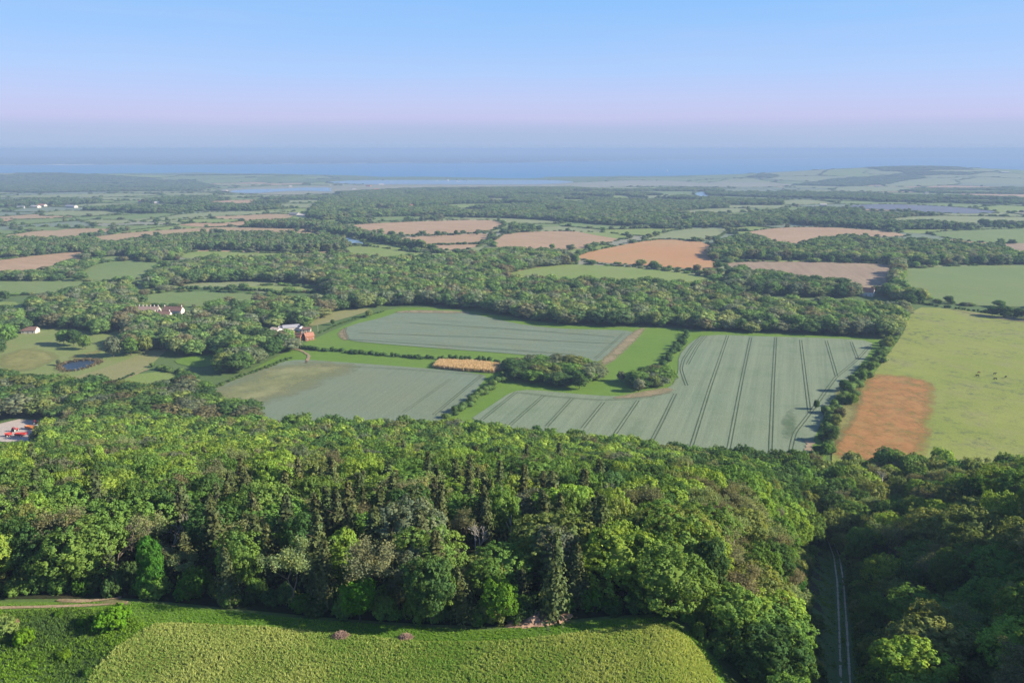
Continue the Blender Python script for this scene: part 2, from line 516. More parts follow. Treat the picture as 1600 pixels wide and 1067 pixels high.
# ------------------------------------------------------------------ field materials
FM = {
    'wheat': field_mat("young_wheat", (0.20, 0.265, 0.17), (0.23, 0.275, 0.17), (0.13, 0.20, 0.10), rot=-0.35, row=1.7, rows=0.5, big=0.012, fine=1.2, patch=0.75, stripe=7),
    'wheat_l': field_mat("young_wheat_left", (0.20, 0.26, 0.18), (0.22, 0.25, 0.15), (0.155, 0.22, 0.13), rot=-0.27, row=1.8, rows=0.35, big=0.010, fine=1.2),
    'wheat_u': field_mat("young_wheat_upper", (0.20, 0.265, 0.18), (0.225, 0.275, 0.185), (0.22, 0.24, 0.12), rot=1.27, row=3.2, rows=0.6, big=0.014, fine=0.8, patch=0.7),
    'worn': field_mat("worn_wheat", (0.20, 0.215, 0.09), (0.23, 0.21, 0.10), (0.17, 0.21, 0.11), big=0.02, fine=0.9),
    'bright': field_mat("bright_margin_grass", (0.13, 0.24, 0.025), (0.155, 0.26, 0.035), (0.11, 0.19, 0.04), rot=1.3, row=4, rows=0.25, big=0.02, fine=0.9),
    'pasture': field_mat("yellow_pasture", (0.235, 0.29, 0.052), (0.29, 0.32, 0.075), (0.28, 0.265, 0.12), rot=0.5, row=3.2, rows=0.22, big=0.012, fine=0.9, patch=0.8, speck=1.0, speckc=(0.055, 0.07, 0.04)),
    'burnt': field_mat("orange_stubble", (0.42, 0.185, 0.05), (0.38, 0.19, 0.06), (0.26, 0.20, 0.05), rot=0.35, row=3, rows=0.3, big=0.02, fine=0.9, patch=0.8),
    'green': field_mat("grass_field", (0.165, 0.245, 0.075), (0.20, 0.265, 0.085), (0.22, 0.235, 0.10), rot=0.9, row=8, rows=0.3, big=0.01, fine=0.6),
    'pale': field_mat("pale_grass_field", (0.24, 0.29, 0.13), (0.28, 0.31, 0.14), (0.28, 0.27, 0.15), rot=1.1, row=10, rows=0.3, big=0.008, fine=0.5),
    'lime': field_mat("lime_grass_field", (0.20, 0.28, 0.06), (0.24, 0.30, 0.09), (0.22, 0.24, 0.1), rot=0.8, row=6, rows=0.15, big=0.012, fine=0.6),  # yellower green of the grass itself, mottled at random
    'tan': field_mat("bare_tan_soil", (0.42, 0.30, 0.17), (0.45, 0.33, 0.19), (0.34, 0.29, 0.15), rot=1.2, row=12, rows=0.45, big=0.007, fine=0.5),
    'pink': field_mat("pink_ploughland", (0.45, 0.30, 0.17), (0.49, 0.34, 0.21), (0.36, 0.27, 0.15), rot=1.0, row=11, rows=0.5, big=0.007, fine=0.5),
    'orange': field_mat("orange_ploughland", (0.50, 0.26, 0.11), (0.48, 0.30, 0.14), (0.36, 0.28, 0.12), rot=1.3, row=8, rows=0.2, big=0.006, fine=0.5),
    'mauve': field_mat("mauve_seedbed", (0.36, 0.265, 0.18), (0.40, 0.30, 0.20), (0.34, 0.29, 0.13), rot=-0.15, row=8, rows=0.6, big=0.008, fine=0.5),
    'blue': field_mat("blue_green_crop", (0.13, 0.15, 0.20), (0.15, 0.17, 0.22), None, big=0.005, fine=0.4),
    'marsh': field_mat("salt_marsh", (0.30, 0.29, 0.21), (0.24, 0.26, 0.18), (0.34, 0.30, 0.24), big=0.006, fine=0.2),
    'crop': field_mat("crop_floor", (0.12, 0.185, 0.02), (0.19, 0.20, 0.03), (0.10, 0.16, 0.02), rot=0.0, row=1.2, rows=0.3, big=0.05, fine=2.2),
    'rough': field_mat("rough_scrub_grass", (0.055, 0.10, 0.028), (0.075, 0.13, 0.03), (0.10, 0.17, 0.02), big=0.09, fine=2.0, patch=0.9),
    'verge': field_mat("mown_verge", (0.10, 0.20, 0.025), (0.12, 0.215, 0.03), (0.14, 0.20, 0.04), big=0.06, fine=2.0),
    'litter': field_mat("wood_floor", (0.035, 0.035, 0.018), (0.025, 0.04, 0.012), (0.06, 0.045, 0.025), big=0.05, fine=1.0),
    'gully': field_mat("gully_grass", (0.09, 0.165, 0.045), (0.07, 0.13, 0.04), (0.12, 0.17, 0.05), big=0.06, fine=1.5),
    'dirt': field_mat("bare_dirt", (0.34, 0.25, 0.15), (0.38, 0.29, 0.19), (0.22, 0.22, 0.09), big=0.2, fine=2.0, patch=0.7),
    'yard': field_mat("gravel_yard", (0.50, 0.43, 0.38), (0.54, 0.46, 0.41), (0.36, 0.33, 0.27), big=0.1, fine=1.5),
    'rut': field_mat("wheel_rut", (0.065, 0.10, 0.05), (0.09, 0.125, 0.06), (0.13, 0.13, 0.07), big=0.1, fine=1.0),
    'rutdirt': field_mat("dirt_rut", (0.42, 0.36, 0.27), (0.48, 0.42, 0.32), (0.20, 0.22, 0.10), big=0.3, fine=1.2),
    'lawn': field_mat("park_lawn", (0.19, 0.25, 0.065), (0.225, 0.26, 0.09), (0.27, 0.25, 0.12), big=0.03, fine=0.8),
    'olive': field_mat("dry_meadow", (0.26, 0.27, 0.10), (0.28, 0.27, 0.12), (0.24, 0.24, 0.10), rot=-0.8, row=5, rows=0.2, big=0.03, fine=0.8),
}

FM['s_worn'] = soften(field_mat("worn_patch", (0.25, 0.27, 0.11), (0.28, 0.28, 0.13), (0.22, 0.27, 0.14), big=0.03, fine=0.9), 0.03)
FM['s_burnt'] = soften(field_mat("burnt_patch", (0.46, 0.22, 0.075), (0.42, 0.23, 0.08), (0.27, 0.24, 0.07), rot=0.1, row=2.2, rows=0.35, big=0.035, fine=0.9, patch=1.0), 0.09)
FM['s_dirt'] = soften(field_mat("dirt_patch", (0.31, 0.25, 0.14), (0.34, 0.28, 0.17), (0.22, 0.22, 0.09), big=0.1, fine=1.5, patch=0.7), 0.08)
FM['s_dark'] = soften(field_mat("lush_patch", (0.16, 0.21, 0.065), (0.185, 0.23, 0.075), (0.13, 0.17, 0.06), big=0.1, fine=1.5), 0.05)
FM['s_lush'] = soften(field_mat("lush_wheat", (0.13, 0.22, 0.10), (0.17, 0.24, 0.14), (0.09, 0.17, 0.07), rot=-0.35, row=1.7, rows=0.5, big=0.1, fine=1.5), 0.09)
FM['s_yel'] = soften(field_mat("yellow_patch", (0.30, 0.29, 0.09), (0.27, 0.27, 0.10), (0.24, 0.25, 0.09), big=0.1, fine=1.5), 0.04)

def patch(key, px, off, width=10.0, step=4.0):
    w = smooth_poly(U(px), 1)
    c = w.mean(0)
    w = c + (w - c) * 1.25
    o = drape("field", w, FM[key], off, step)
    me = o.data
    co = np.empty(len(me.vertices) * 3, np.float32); me.vertices.foreach_get("co", co); co = co.reshape(-1, 3)
    b = densify(w, step / 2)
    d = np.min(np.linalg.norm(co[:, None, :2] - b[None], axis=2), axis=1)
    a = me.attributes.new("soft", 'FLOAT', 'POINT'); a.data.foreach_set("value", np.clip(d / width, 0, 1).astype(np.float32))
    return struct(o)

def water_mat(name, col_, rough, spec):
    m, nt, b = new_mat(name)
    b.inputs['Base Color'].default_value = col_ + (1,)
    b.inputs['Roughness'].default_value = rough
    b.inputs['Specular IOR Level'].default_value = spec
    p = pos(nt, 0, (0.02, 0.05, 0.02))
    f = noise(nt, p, 1.0, 6, 0.7, 0.2, 0.8)
    bp = nt.nodes.new("ShaderNodeBump"); bp.inputs['Strength'].default_value = 0.35; bp.inputs['Distance'].default_value = 2.0
    nt.links.new(f, bp.inputs['Height']); nt.links.new(bp.outputs[0], b.inputs['Normal'])
    return m
WATER = water_mat("creek_water", (0.14, 0.22, 0.30), 0.4, 0.4)
SEAM = water_mat("sea_water", (0.018, 0.155, 0.335), 0.6, 0.08)
PONDM = water_mat("pond_water", (0.02, 0.03, 0.045), 0.25, 0.18)

# ------------------------------------------------------------------ sea, creeks, far shore
sx = np.linspace(-60000, 60000, 260)
sx = np.sign(sx) * (np.abs(sx) / 60000) ** 2.2 * 60000
sea_poly = np.concatenate([np.stack([sx, near_coast(sx) - 700], 1), np.stack([sx, far_shore(sx) + 60], 1)[::-1]])
def strip_sheet(name, xs, y0, y1, z, mat):
    V = np.concatenate([np.stack([xs, y0, np.full_like(xs, z)], 1), np.stack([xs, y1, np.full_like(xs, z)], 1)])
    m = len(xs); i = np.arange(m - 1)
    return mesh_obj(name, V, np.stack([i, i + 1, i + 1 + m, i + m], 1), mat)
struct(strip_sheet("sea", sx, near_coast(sx) - 900, far_shore(sx) + 400, SEA, SEAM))

FIELDS_W = []      # world polygons that trees keep out of
def sheet(name, key, px, off=0.5, it=1, world=False, keep=True, step=None):
    w = np.asarray(px, float) if world else U(px)
    w = smooth_poly(w, it) if it else w
    ym = w[:, 1].mean()
    m = FM[key] if key in FM else WATER
    o = drape(name, w, m, off + max(0, ym - 600) * 0.00035, step)
    struct(o)
    if keep:
        FIELDS_W.append(w)
    return o

# estuary creeks seen as pale blue water, with marsh flats round them
sheet("marsh", 'marsh', [(340, 296), (420, 292), (520, 291), (600, 288), (760, 289), (900, 286), (980, 282), (1060, 283), (1100, 287), (1060, 291), (900, 295), (760, 295), (640, 296), (540, 302), (440, 306), (350, 302)], 0.6)
sheet("estuary", 'water', [(500, 285.5), (560, 282.5), (640, 282), (740, 282), (860, 282), (905, 285), (860, 289), (760, 289.5), (640, 289), (560, 289)], 1.4)
sheet("creek", 'water', [(360, 299), (390, 296.5), (440, 296), (470, 294), (520, 294), (516, 297), (520, 301), (480, 299), (440, 300), (400, 303), (362, 302)], 1.4)
sheet("creek", 'water', [(1084, 303), (1100, 300), (1108, 305), (1104, 309), (1092, 308)], 1.4)
sheet("creek", 'water', [(541, 370), (549, 374), (558, 377), (566, 379), (568, 383), (556, 383), (545, 380), (538, 374)], 1.4)
sheet("marsh", 'marsh', [(1000, 290), (1120, 284), (1240, 288), (1240, 291), (1100, 293)], 0.6)

struct(strip_sheet("beach", sx, far_shore(sx) + 20, far_shore(sx) + 420, -75.2, plain("shingle_shore", (0.55, 0.52, 0.50), .9)))
# far mainland: pale beaches and town patches
WHITE = plain("pale_shore", (0.75, 0.70, 0.66), 0.9)
for (u0, u1, v, th) in ((62, 145, 257.3, 1.4), (430, 600, 256.3, .5), (620, 900, 255.4, .5), (700, 760, 249, .8), (790, 812, 244, .6), (1040, 1110, 248, 1.0), (900, 1060, 253, .5), (1200, 1235, 244, .7)):
    w = U([(u0, v + th / 2), ((u0 + u1) / 2, v + th / 1.6), (u1, v + th * .2), (u1, v - th / 2), ((u0 + u1) / 2, v - th / 2.5)], const_z=-74)
    o = drape("beach", w, WHITE, 6.0, step=250); struct(o)

# ------------------------------------------------------------------ patchwork of far fields (Voronoi parcels)
seeds = []
y = 880.0
row = 0
while y < 7600:
    dx = 0.105 * y + 40
    x = -0.95 * y - 300 + (row % 2) * dx * 0.5
    while x < 0.95 * y + 300:
        seeds.append((x + rng.uniform(-.4, .4) * dx, y + rng.uniform(-.4, .4) * 0.085 * y))
        x += dx
    y *= 1.085
    row += 1
seeds = np.array(seeds)

def clip(poly, n, d):
    out = []
    m = len(poly)
    for i in range(m):
        a = poly[i]; b = poly[(i + 1) % m]
        da = a @ n - d; db = b @ n - d
        if da <= 0: out.append(a)
        if (da < 0) != (db < 0):
            out.append(a + (b - a) * (da / (da - db)))
    return out

# ------------------------------------------------------------------ woods (footprints, from the photograph)
WOODS = {
    'belt': [(590, 480), (640, 477), (700, 479), (760, 487), (820, 500), (880, 507), (960, 509), (1060, 511), (1100, 516), (1200, 520), (1300, 523), (1385, 528), (1408, 505), (1418, 492), (1380, 487), (1300, 484), (1200, 480), (1130, 470), (1130, 455), (1060, 452), (960, 450), (850, 447), (775, 440), (700, 440), (620, 450)],
    'belt_left': [(225, 452), (270, 420), (350, 414), (450, 410), (530, 406), (600, 412), (700, 410), (760, 402), (800, 398), (880, 402), (905, 412), (850, 420), (775, 434), (775, 442), (690, 450), (620, 465), (590, 480), (560, 482), (520, 470), (505, 446), (420, 440), (330, 441), (250, 450)],
    'strip': [(202, 398), (215, 384), (290, 374), (400, 372), (520, 376), (548, 386), (532, 393), (440, 394), (360, 391), (300, 391), (275, 402), (240, 408), (205, 406)],
    'right': [(1108, 404), (1122, 386), (1160, 376), (1210, 388), (1260, 392), (1340, 381), (1440, 382), (1520, 390), (1600, 404), (1660, 410), (1660, 414), (1430, 414), (1405, 414), (1280, 407), (1150, 406)],
    'copse': [(792, 586), (802, 574), (860, 570), (920, 573), (932, 584), (930, 604), (880, 603), (825, 598)],
    'copse_r': [(985, 602), (1000, 588), (1035, 580), (1046, 590), (1030, 603), (990, 608)],
    'big': [(480, 340), (500, 318), (540, 303), (700, 298), (860, 293), (1000, 303), (1100, 312), (1220, 317), (1232, 340), (1225, 352), (1140, 356), (1060, 356), (1000, 366), (960, 365), (890, 359), (800, 364), (792, 350), (765, 342), (600, 346), (540, 351)],
    'manor': [(50, 512), (52, 480), (90, 468), (150, 455), (200, 455), (212, 470), (240, 498), (300, 498), (360, 482), (430, 482), (500, 478), (560, 472), (590, 482), (540, 498), (480, 510), (400, 512), (400, 535), (450, 530), (458, 545), (420, 565), (385, 585), (330, 580), (310, 565), (345, 555), (280, 556), (265, 545), (210, 550), (165, 548), (172, 520), (150, 530), (130, 520), (60, 516)],
    'west': [(-40, 400), (-40, 385), (30, 378), (100, 382), (180, 388), (250, 396), (160, 402), (60, 405)],
    'west_edge': [(-60, 560), (-60, 490), (-10, 492), (30, 500), (38, 525), (20, 555)],
    'west_low': [(-60, 690), (-60, 596), (0, 598), (70, 606), (150, 610), (200, 620), (300, 606), (330, 622), (330, 640), (400, 650), (420, 690), (90, 690), (60, 652), (10, 652), (0, 690)],
    'plant': [(365, 362), (400, 352), (480, 350), (520, 355), (560, 366), (600, 378), (680, 392), (640, 388), (580, 378), (520, 366), (440, 358)],
    'rightline': [(1388, 420), (1400, 414), (1410, 416), (1402, 440), (1412, 462), (1440, 468), (1440, 474), (1385, 470), (1380, 455)],
    'farmside': [(1140, 465), (1135, 440), (1150, 428), (1185, 436), (1230, 442), (1290, 450), (1340, 458), (1338, 466), (1250, 463), (1180, 461)],
    'far1': [(0, 276), (0, 300), (60, 302), (180, 300), (300, 298), (340, 292), (300, 283), (200, 277), (80, 272)],
    'far2': [(1243, 290), (1300, 281), (1380, 276), (1440, 268), (1500, 266), (1440, 280), (1430, 285), (1330, 292)],
    'far3': [(1401, 290), (1408, 279), (1418, 276), (1427, 281), (1429, 290), (1415, 291)],
    'far4': [(0, 318), (120, 312), (250, 312), (330, 310), (420, 318), (500, 316), (540, 310), (560, 320), (440, 330), (330, 330), (240, 334), (0, 330)],
    'far5': [(1100, 300), (1200, 296), (1260, 300), (1400, 308), (1600, 310), (1600, 320), (1400, 316), (1250, 318), (1110, 312)],
    'far6': [(1250, 352), (1210, 342), (1230, 326), (1340, 332), (1350, 345), (1420, 350), (1600, 354), (1600, 358), (1440, 359), (1380, 360), (1340, 357)],
    
    'far8': [(500, 296), (620, 291), (760, 292), (900, 294), (1000, 300), (860, 304), (540, 306)],
    'far9': [(1165, 277), (1200, 273), (1215, 276), (1205, 279)],
}
WOODS_W = {k: U(v) for k, v in WOODS.items()}

# explicit fields traced from the photograph
XF = [
    ('tan', [(0, 370), (60, 361), (130, 357), (190, 359), (120, 372), (60, 379), (0, 380)]),
    ('tan', [(120, 374), (200, 364), (340, 355), (420, 357), (505, 359), (515, 363), (440, 362), (330, 362), (230, 370), (150, 380)]),
    ('pink', [(-40, 412), (80, 397), (152, 393), (130, 404), (70, 430), (40, 434), (-40, 434)]),
    ('green', [(110, 437), (158, 408), (262, 410), (235, 432), (195, 440)]),
    ('green', [(80, 432), (140, 406), (152, 404), (105, 434)]),
    ('green', [(-40, 438), (190, 441), (215, 448), (160, 456), (50, 460), (-40, 462)]),
    ('lime', [(-40, 478), (20, 470), (40, 482), (0, 488), (-40, 488)]),
    ('green', [(196, 470), (250, 457), (340, 456), (420, 462), (428, 470), (330, 480), (240, 478)]),
    ('lime', [(355, 450), (420, 446), (492, 450), (495, 457), (400, 454)]),
    ('lime', [(772, 432), (850, 416), (900, 413), (1000, 419), (1100, 431), (1122, 441), (1060, 447), (960, 444), (850, 441)]),
    ('green', [(1136, 463), (1200, 465), (1300, 469), (1400, 477), (1395, 483), (1300, 480), (1150, 473)]),
    ('lime', [(275, 403), (300, 393), (360, 394), (440, 397), (520, 395), (500, 402), (430, 404), (330, 406)]),
    ('lime', [(536, 388), (560, 384), (620, 391), (685, 400), (640, 406), (560, 402)]),
    ('pink', [(540, 353), (600, 348.5), (765, 343), (792, 352), (762, 363), (640, 369), (590, 365)]),
    ('pink', [(612, 373), (700, 367), (766, 365), (765, 377), (735, 390), (700, 392), (640, 385)]),
    ('pink', [(776, 374), (792, 365), (870, 361), (930, 364), (975, 372), (940, 383), (900, 391), (850, 389), (762, 387)]),
    ('lime', [(900, 362), (960, 365), (987, 371), (972, 375), (930, 368)]),
    ('orange', [(893, 400), (1000, 378), (1040, 374), (1112, 380), (1104, 396), (1123, 416), (1110, 425), (1040, 417), (925, 410)]),
    ('pale', [(998, 378), (1060, 358), (1140, 357), (1132, 364), (1105, 379), (1040, 373)]),
    ('mauve', [(1128, 411), (1200, 409), (1340, 411), (1410, 416), (1394, 440), (1388, 458), (1340, 453), (1280, 445), (1230, 434), (1150, 423)]),
    ('pink', [(1158, 364), (1222, 355.5), (1300, 355.5), (1395, 363), (1425, 370), (1340, 371), (1290, 376), (1240, 387), (1205, 383)]),
    ('green', [(1404, 432), (1430, 418), (1600, 414), (1800, 414), (1800, 484), (1560, 480), (1480, 475), (1412, 454)]),
    ('orange', [(1566, 476), (1580, 468), (1700, 460), (1800, 462), (1800, 484), (1600, 481)]),
    ('pale', [(1358, 347), (1440, 337), (1600, 340), (1700, 342), (1700, 352), (1480, 353), (1385, 352)]),
    ('green', [(1446, 363), (1600, 357), (1700, 357), (1700, 380), (1540, 381), (1470, 371)]),
    ('mauve', [(1545, 384), (1600, 380), (1700, 380), (1700, 404), (1600, 402)]),
    ('blue', [(1320, 322), (1380, 319), (1500, 324), (1570, 333), (1500, 335), (1400, 329), (1340, 327)]),
    ('pale', [(1250, 345), (1262, 333), (1275, 333), (1268, 346)]),
    ('pale', [(1370, 291), (1420, 280), (1490, 279), (1500, 289), (1440, 292)]),
    ('pale', [(1060, 290), (1160, 277), (1240, 290), (1180, 294)]),
    ('pale', [(1300, 300), (1310, 291), (1400, 292), (1440, 296), (1400, 300)]),
    ('pink', [(322, 318), (340, 314), (420, 312), (446, 312), (440, 316), (360, 322), (330, 322)]),
    ('pale', [(0, 307), (120, 304), (220, 303), (260, 306), (160, 309), (0, 310)]),
    ('pale', [(220, 346), (300, 333), (420, 330), (470, 330), (400, 336), (300, 340), (240, 348)]),
    ('green', [(150, 382), (230, 373), (400, 366), (520, 368), (420, 370), (290, 374), (215, 382)]),
    ('lime', [(160, 386), (220, 372), (350, 364), (280, 374), (215, 386)]),
    ('green', [(440, 350), (600, 338), (760, 340), (560, 348)]),
    ('lime', [(1000, 351), (1060, 345), (1100, 347), (1080, 351)]),
    ('green', [(1160, 329), (1210, 322), (1230, 323), (1215, 329)]),
    ('pink', [(0, 345), (18, 342), (24, 345), (0, 349)]),
    # near level fields
    ('bright', [(300, 628), (440, 553), (500, 525), (590, 487), (640, 479), (760, 489), (880, 509), (1000, 512), (1070, 514), (1110, 518), (1400, 530), (1398, 545), (1300, 680), (1272, 770), (1000, 760), (690, 690), (400, 670)]),
]
for key, px in XF:
    sheet("field", key, px, 0.35 if key != 'bright' else 0.12, it=1, keep=key != 'bright')

GLADES = [('pale', 758, 802, 310, 317), ('pale', 700, 762, 327, 334), ('lime', 872, 922, 312, 319), ('green', 884, 925, 299, 304), ('lime', 955, 986, 306, 311), ('green', 842, 884, 328, 335),
          ('pale', 1000, 1062, 306, 311), ('lime', 1000, 1040, 293, 297), ('pale', 560, 640, 326, 333), ('lime', 520, 552, 332, 338), ('pale', 1110, 1180, 336, 342), ('lime', 620, 660, 303, 307), ('green', 960, 1000, 331, 336),
          ('pale', 60, 190, 330, 338), ('pale', 130, 210, 344, 350), ('lime', 280, 380, 343, 349), ('green', 20, 110, 355, 361), ('pale', 200, 300, 322, 327), ('pale', 90, 220, 287, 290), ('pale', 210, 290, 280, 283), ('pale', 330, 420, 288, 291),
          ('green', 150, 250, 293, 296), ('pale', 1120, 1250, 321, 326), ('pale', 1440, 1600, 312, 317), ('lime', 1270, 1340, 338, 343), ('pale', 1230, 1330, 299, 303), ('green', 1480, 1580, 298, 302), ('pale', 1350, 1420, 268, 273), ('pale', 1440, 1560, 266, 270), ('pale', 1430, 1520, 274, 278)]
for key_, a_, b_, c_, d_ in GLADES:
    m_ = (a_ + b_) / 2; sk_ = (b_ - a_) * rng.uniform(-.12, .12)
    sheet("field", key_, [(a_, (c_ + d_) / 2), (a_ + (b_ - a_) * .2 + sk_, c_), (b_ - (b_ - a_) * .15 + sk_, c_ + .4), (b_, (c_ + d_) / 2), (b_ - (b_ - a_) * .3 - sk_, d_), (a_ + (b_ - a_) * .15 - sk_, d_ - .5)], 0.6, it=0)
rowf = sheet("field", 'lawn', [(-60, 620), (-60, 535), (40, 518), (110, 512), (165, 525), (185, 515), (215, 528), (180, 552), (262, 545), (235, 572), (200, 595), (150, 612), (60, 608)], 0.15)
sheet("field", 'olive', [(80, 597), (150, 581), (230, 550), (265, 544), (240, 566), (200, 590), (150, 609)], 0.3)
sheet("field", 'lime', [(155, 611), (232, 578), (318, 592), (300, 603), (240, 614), (190, 622)], 0.3)
sheet("field", 'bright', [(268, 566), (290, 558), (350, 553), (355, 566), (310, 576)], 0.3)
sheet("field", 'olive', [(490, 500), (530, 485), (585, 482), (560, 492), (520, 503), (480, 512)], 0.3, keep=True)
sheet("yard", 'yard', [(-40, 688), (-40, 668), (0, 662), (30, 655), (76, 659), (78, 674), (40, 692)], 0.2, it=0)
pond = struct(drape("pond", smooth_poly(U([(88, 574), (105, 566), (130, 563), (152, 563), (159, 566), (135, 576), (104, 582)]), 2), PONDM, 0.4, step=5))
FIELDS_W.append(U([(84, 578), (100, 562), (160, 560), (165, 568), (135, 580), (104, 586)]))

# the three wheat fields, pasture, and their tramlines
wheat_r = sheet("wheat_field", 'wheat', [(728, 660), (770, 632), (800, 612), (830, 609), (900, 616), (960, 620), (1010, 618), (1048, 606), (1060, 585), (1060, 556), (1078, 536), (1100, 523), (1200, 526), (1300, 529), (1364, 533), (1360, 550), (1338, 578), (1310, 612), (1290, 645), (1270, 690), (1255, 730), (1240, 765), (1100, 745), (900, 705)], 0.35)
wheat_l = sheet("wheat_field", 'wheat_l', [(305, 622), (380, 588), (440, 566), (470, 562), (560, 568), (640, 574), (700, 579), (745, 584), (762, 588), (742, 612), (705, 648), (680, 664), (400, 665), (330, 648)], 0.35)
patch('s_worn', [(312, 622), (370, 592), (440, 570), (520, 572), (545, 580), (500, 600), (430, 625), (380, 640), (335, 636)], 0.5, 26)
wheat_u = sheet("wheat_field", 'wheat_u', [(528, 522), (545, 509), (600, 496), (622, 488), (650, 485), (700, 486), (740, 491), (800, 505), (850, 512), (900, 515), (975, 516), (992, 520), (975, 535), (945, 560), (930, 567), (900, 563), (800, 553), (700, 546), (600, 538), (545, 533)], 0.35)
patch('s_dirt', [(938, 566), (950, 555), (985, 522), (1002, 516), (1004, 519), (985, 541), (955, 566)], 0.5, 3, 2.5)
patch('s_dirt', [(528, 520), (540, 514), (545, 528), (540, 532), (530, 528)], 0.5, 3, 2)
patch('s_dirt', [(620, 489), (650, 485), (720, 487), (735, 490), (680, 490)], 0.55, 4, 3)
pasture = sheet("field", 'pasture', [(1428, 480), (1480, 482), (1600, 499), (1800, 512), (1900, 860), (1600, 800), (1500, 775), (1400, 760), (1300, 735), (1300, 700), (1318, 655), (1350, 603), (1382, 562), (1412, 520)], 0.35)
patch('s_burnt', [(1359, 595), (1400, 597), (1442, 603), (1453, 618), (1447, 660), (1438, 704), (1412, 723), (1380, 716), (1309, 698), (1328, 650)], 0.6, 9, 3)
patch('s_yel', [(1310, 605), (1340, 600), (1345, 640), (1310, 690), (1295, 680)], 0.7, 6, 4)
patch('s_lush', [(1222, 655), (1240, 640), (1246, 672), (1226, 690)], 0.6, 7, 4)

patch('s_dirt', [(1490, 483), (1600, 500), (1800, 510), (1800, 516), (1600, 505)], 0.6, 4, 4)
patch('s_dirt', [(1000, 613), (1040, 607), (1050, 613), (1005, 622), (960, 622)], 0.6, 3, 2)
patch('s_yel', [(0, 560), (40, 545), (90, 556), (60, 575), (10, 580)], 0.4, 9, 4)
patch('s_yel', [(110, 556), (160, 545), (180, 528), (168, 545), (130, 562)], 0.4, 5, 3)
patch('s_dirt', [(150, 940), (190, 936), (210, 944), (180, 950)], 0.25, 1.5, 1)
patch('s_dirt', [(88, 938), (110, 936), (118, 942), (96, 944)], 0.25, 1.2, 1)

TRAM = [
    [(1137, 525), (1108, 610), (1080, 700), (1066, 735)], [(1173, 528), (1158, 600), (1139, 700), (1134, 725)], [(1212, 528), (1208, 600), (1204, 700), (1203, 730)],
    [(1251, 532), (1258, 590), (1265, 645)], [(1291, 533), (1299, 560), (1307, 588)], [(1330, 535), (1340, 562)],
    [(1359, 541), (1340, 562), (1322, 577), (1306, 590), (1290, 612), (1276, 632), (1255, 660), (1242, 676), (1236, 700), (1232, 735)],
    [(1097, 525), (1082, 541), (1068, 562), (1064, 577), (1068, 590), (1073, 603)], [(1103, 525), (1090, 541), (1074, 570)],
    [(1055, 616), (1034, 660), (1013, 700)], [(997, 626), (957, 685)], [(943, 629), (910, 670)], [(894, 623), (854, 667)], [(849, 619), (797, 665)], [(807, 613), (753, 656)],
    [(810, 614), (860, 620), (940, 626), (1000, 624), (1050, 613)],
]
for k, L in enumerate(TRAM):
    w = U(L)
    for sgn in (-1, 1):
        ribbon("tramline", w, 0.52 if k != 15 else 0.3, FM['rut'], 0.48, wheat_r, sgn * 0.95, jit=0.25)
for L, wd in (([(754, 586), (716, 617), (678, 649)], 0.5), ([(704, 593), (631, 645)], 0.22), ([(754, 586), (720, 584), (640, 578), (500, 571)], 0.25)):
    w = U(L)
    for sgn in (-1, 1):
        ribbon("tramline", w, wd, FM['rut'], 0.52, wheat_l, sgn * 0.95, jit=0.25)
for L in ([(545, 531), (700, 541), (900, 555)], [(560, 521), (760, 528), (960, 538)], [(640, 505), (800, 515), (960, 527)], [(930, 561), (975, 521)], [(540, 512), (538, 522), (545, 531)]):
    w = U(L)
    for sgn in (-1, 1):
        ribbon("tramline", w, 0.4, FM['rut'], 0.5, wheat_u, sgn * 0.95, jit=0.3)

# near ground
sheet("wood_floor", 'litter', [(-200, 936), (0, 936), (190, 934), (300, 944), (500, 964), (640, 974), (760, 979), (850, 972), (960, 962), (1040, 958), (1088, 982), (1130, 1020), (1190, 1100), (1290, 1100), (1290, 860), (1265, 760), (1230, 745), (1000, 715), (680, 672), (400, 672), (-200, 690)], 0.06, it=0, keep=False, step=6)
crop = sheet("crop_field", 'crop', [(120, 1120), (135, 1060), (180, 1015), (222, 985), (250, 972), (330, 974), (520, 986), (640, 1001), (760, 1003), (900, 989), (1000, 974), (1050, 978), (1085, 1003), (1112, 1040), (1130, 1080), (1150, 1150), (120, 1150)], 0.15, it=1, step=4)
sheet("rough_grass", 'rough', [(-120, 958), (0, 957), (110, 952), (185, 956), (225, 976), (215, 990), (170, 1025), (125, 1065), (100, 1150), (-120, 1150)], 0.12, it=1, step=4)
sheet("verge", 'verge', [(-120, 942), (0, 941), (190, 939), (300, 948), (500, 968), (640, 978), (760, 984), (850, 977), (960, 966), (1030, 963), (1080, 988), (1120, 1030), (1155, 1100), (1170, 1150), (100, 1150), (225, 976), (185, 956), (110, 950), (0, 955), (-120, 956)], 0.09, it=0, keep=False, step=4)
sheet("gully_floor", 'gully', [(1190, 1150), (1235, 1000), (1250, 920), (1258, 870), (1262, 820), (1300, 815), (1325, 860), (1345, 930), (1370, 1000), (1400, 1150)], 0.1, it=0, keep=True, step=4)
struct(ribbon("footpath", U([(-60, 952), (0, 950), (60, 949), (110, 947), (160, 946), (200, 942)]), 0.9, FM['dirt'], 0.2, step=2, jit=0.4))
struct(ribbon("footpath", U([(90, 938), (130, 942), (175, 936), (190, 934)]), 0.9, FM['dirt'], 0.2, step=2, jit=0.6))
gl = U([(1324, 1150), (1321, 1067), (1317, 980), (1313, 910), (1307, 870), (1296, 838), (1285, 810)])
for sgn in (-1, 1):
    struct(ribbon("track", gl, 0.42, FM['rutdirt'], 0.24, None, sgn * 0.85, step=1.0, jit=0.45))
struct(ribbon("track", U([(470, 548), (484, 556), (478, 568)]), 2.2, FM['dirt'], 0.5, step=3, jit=0.5))
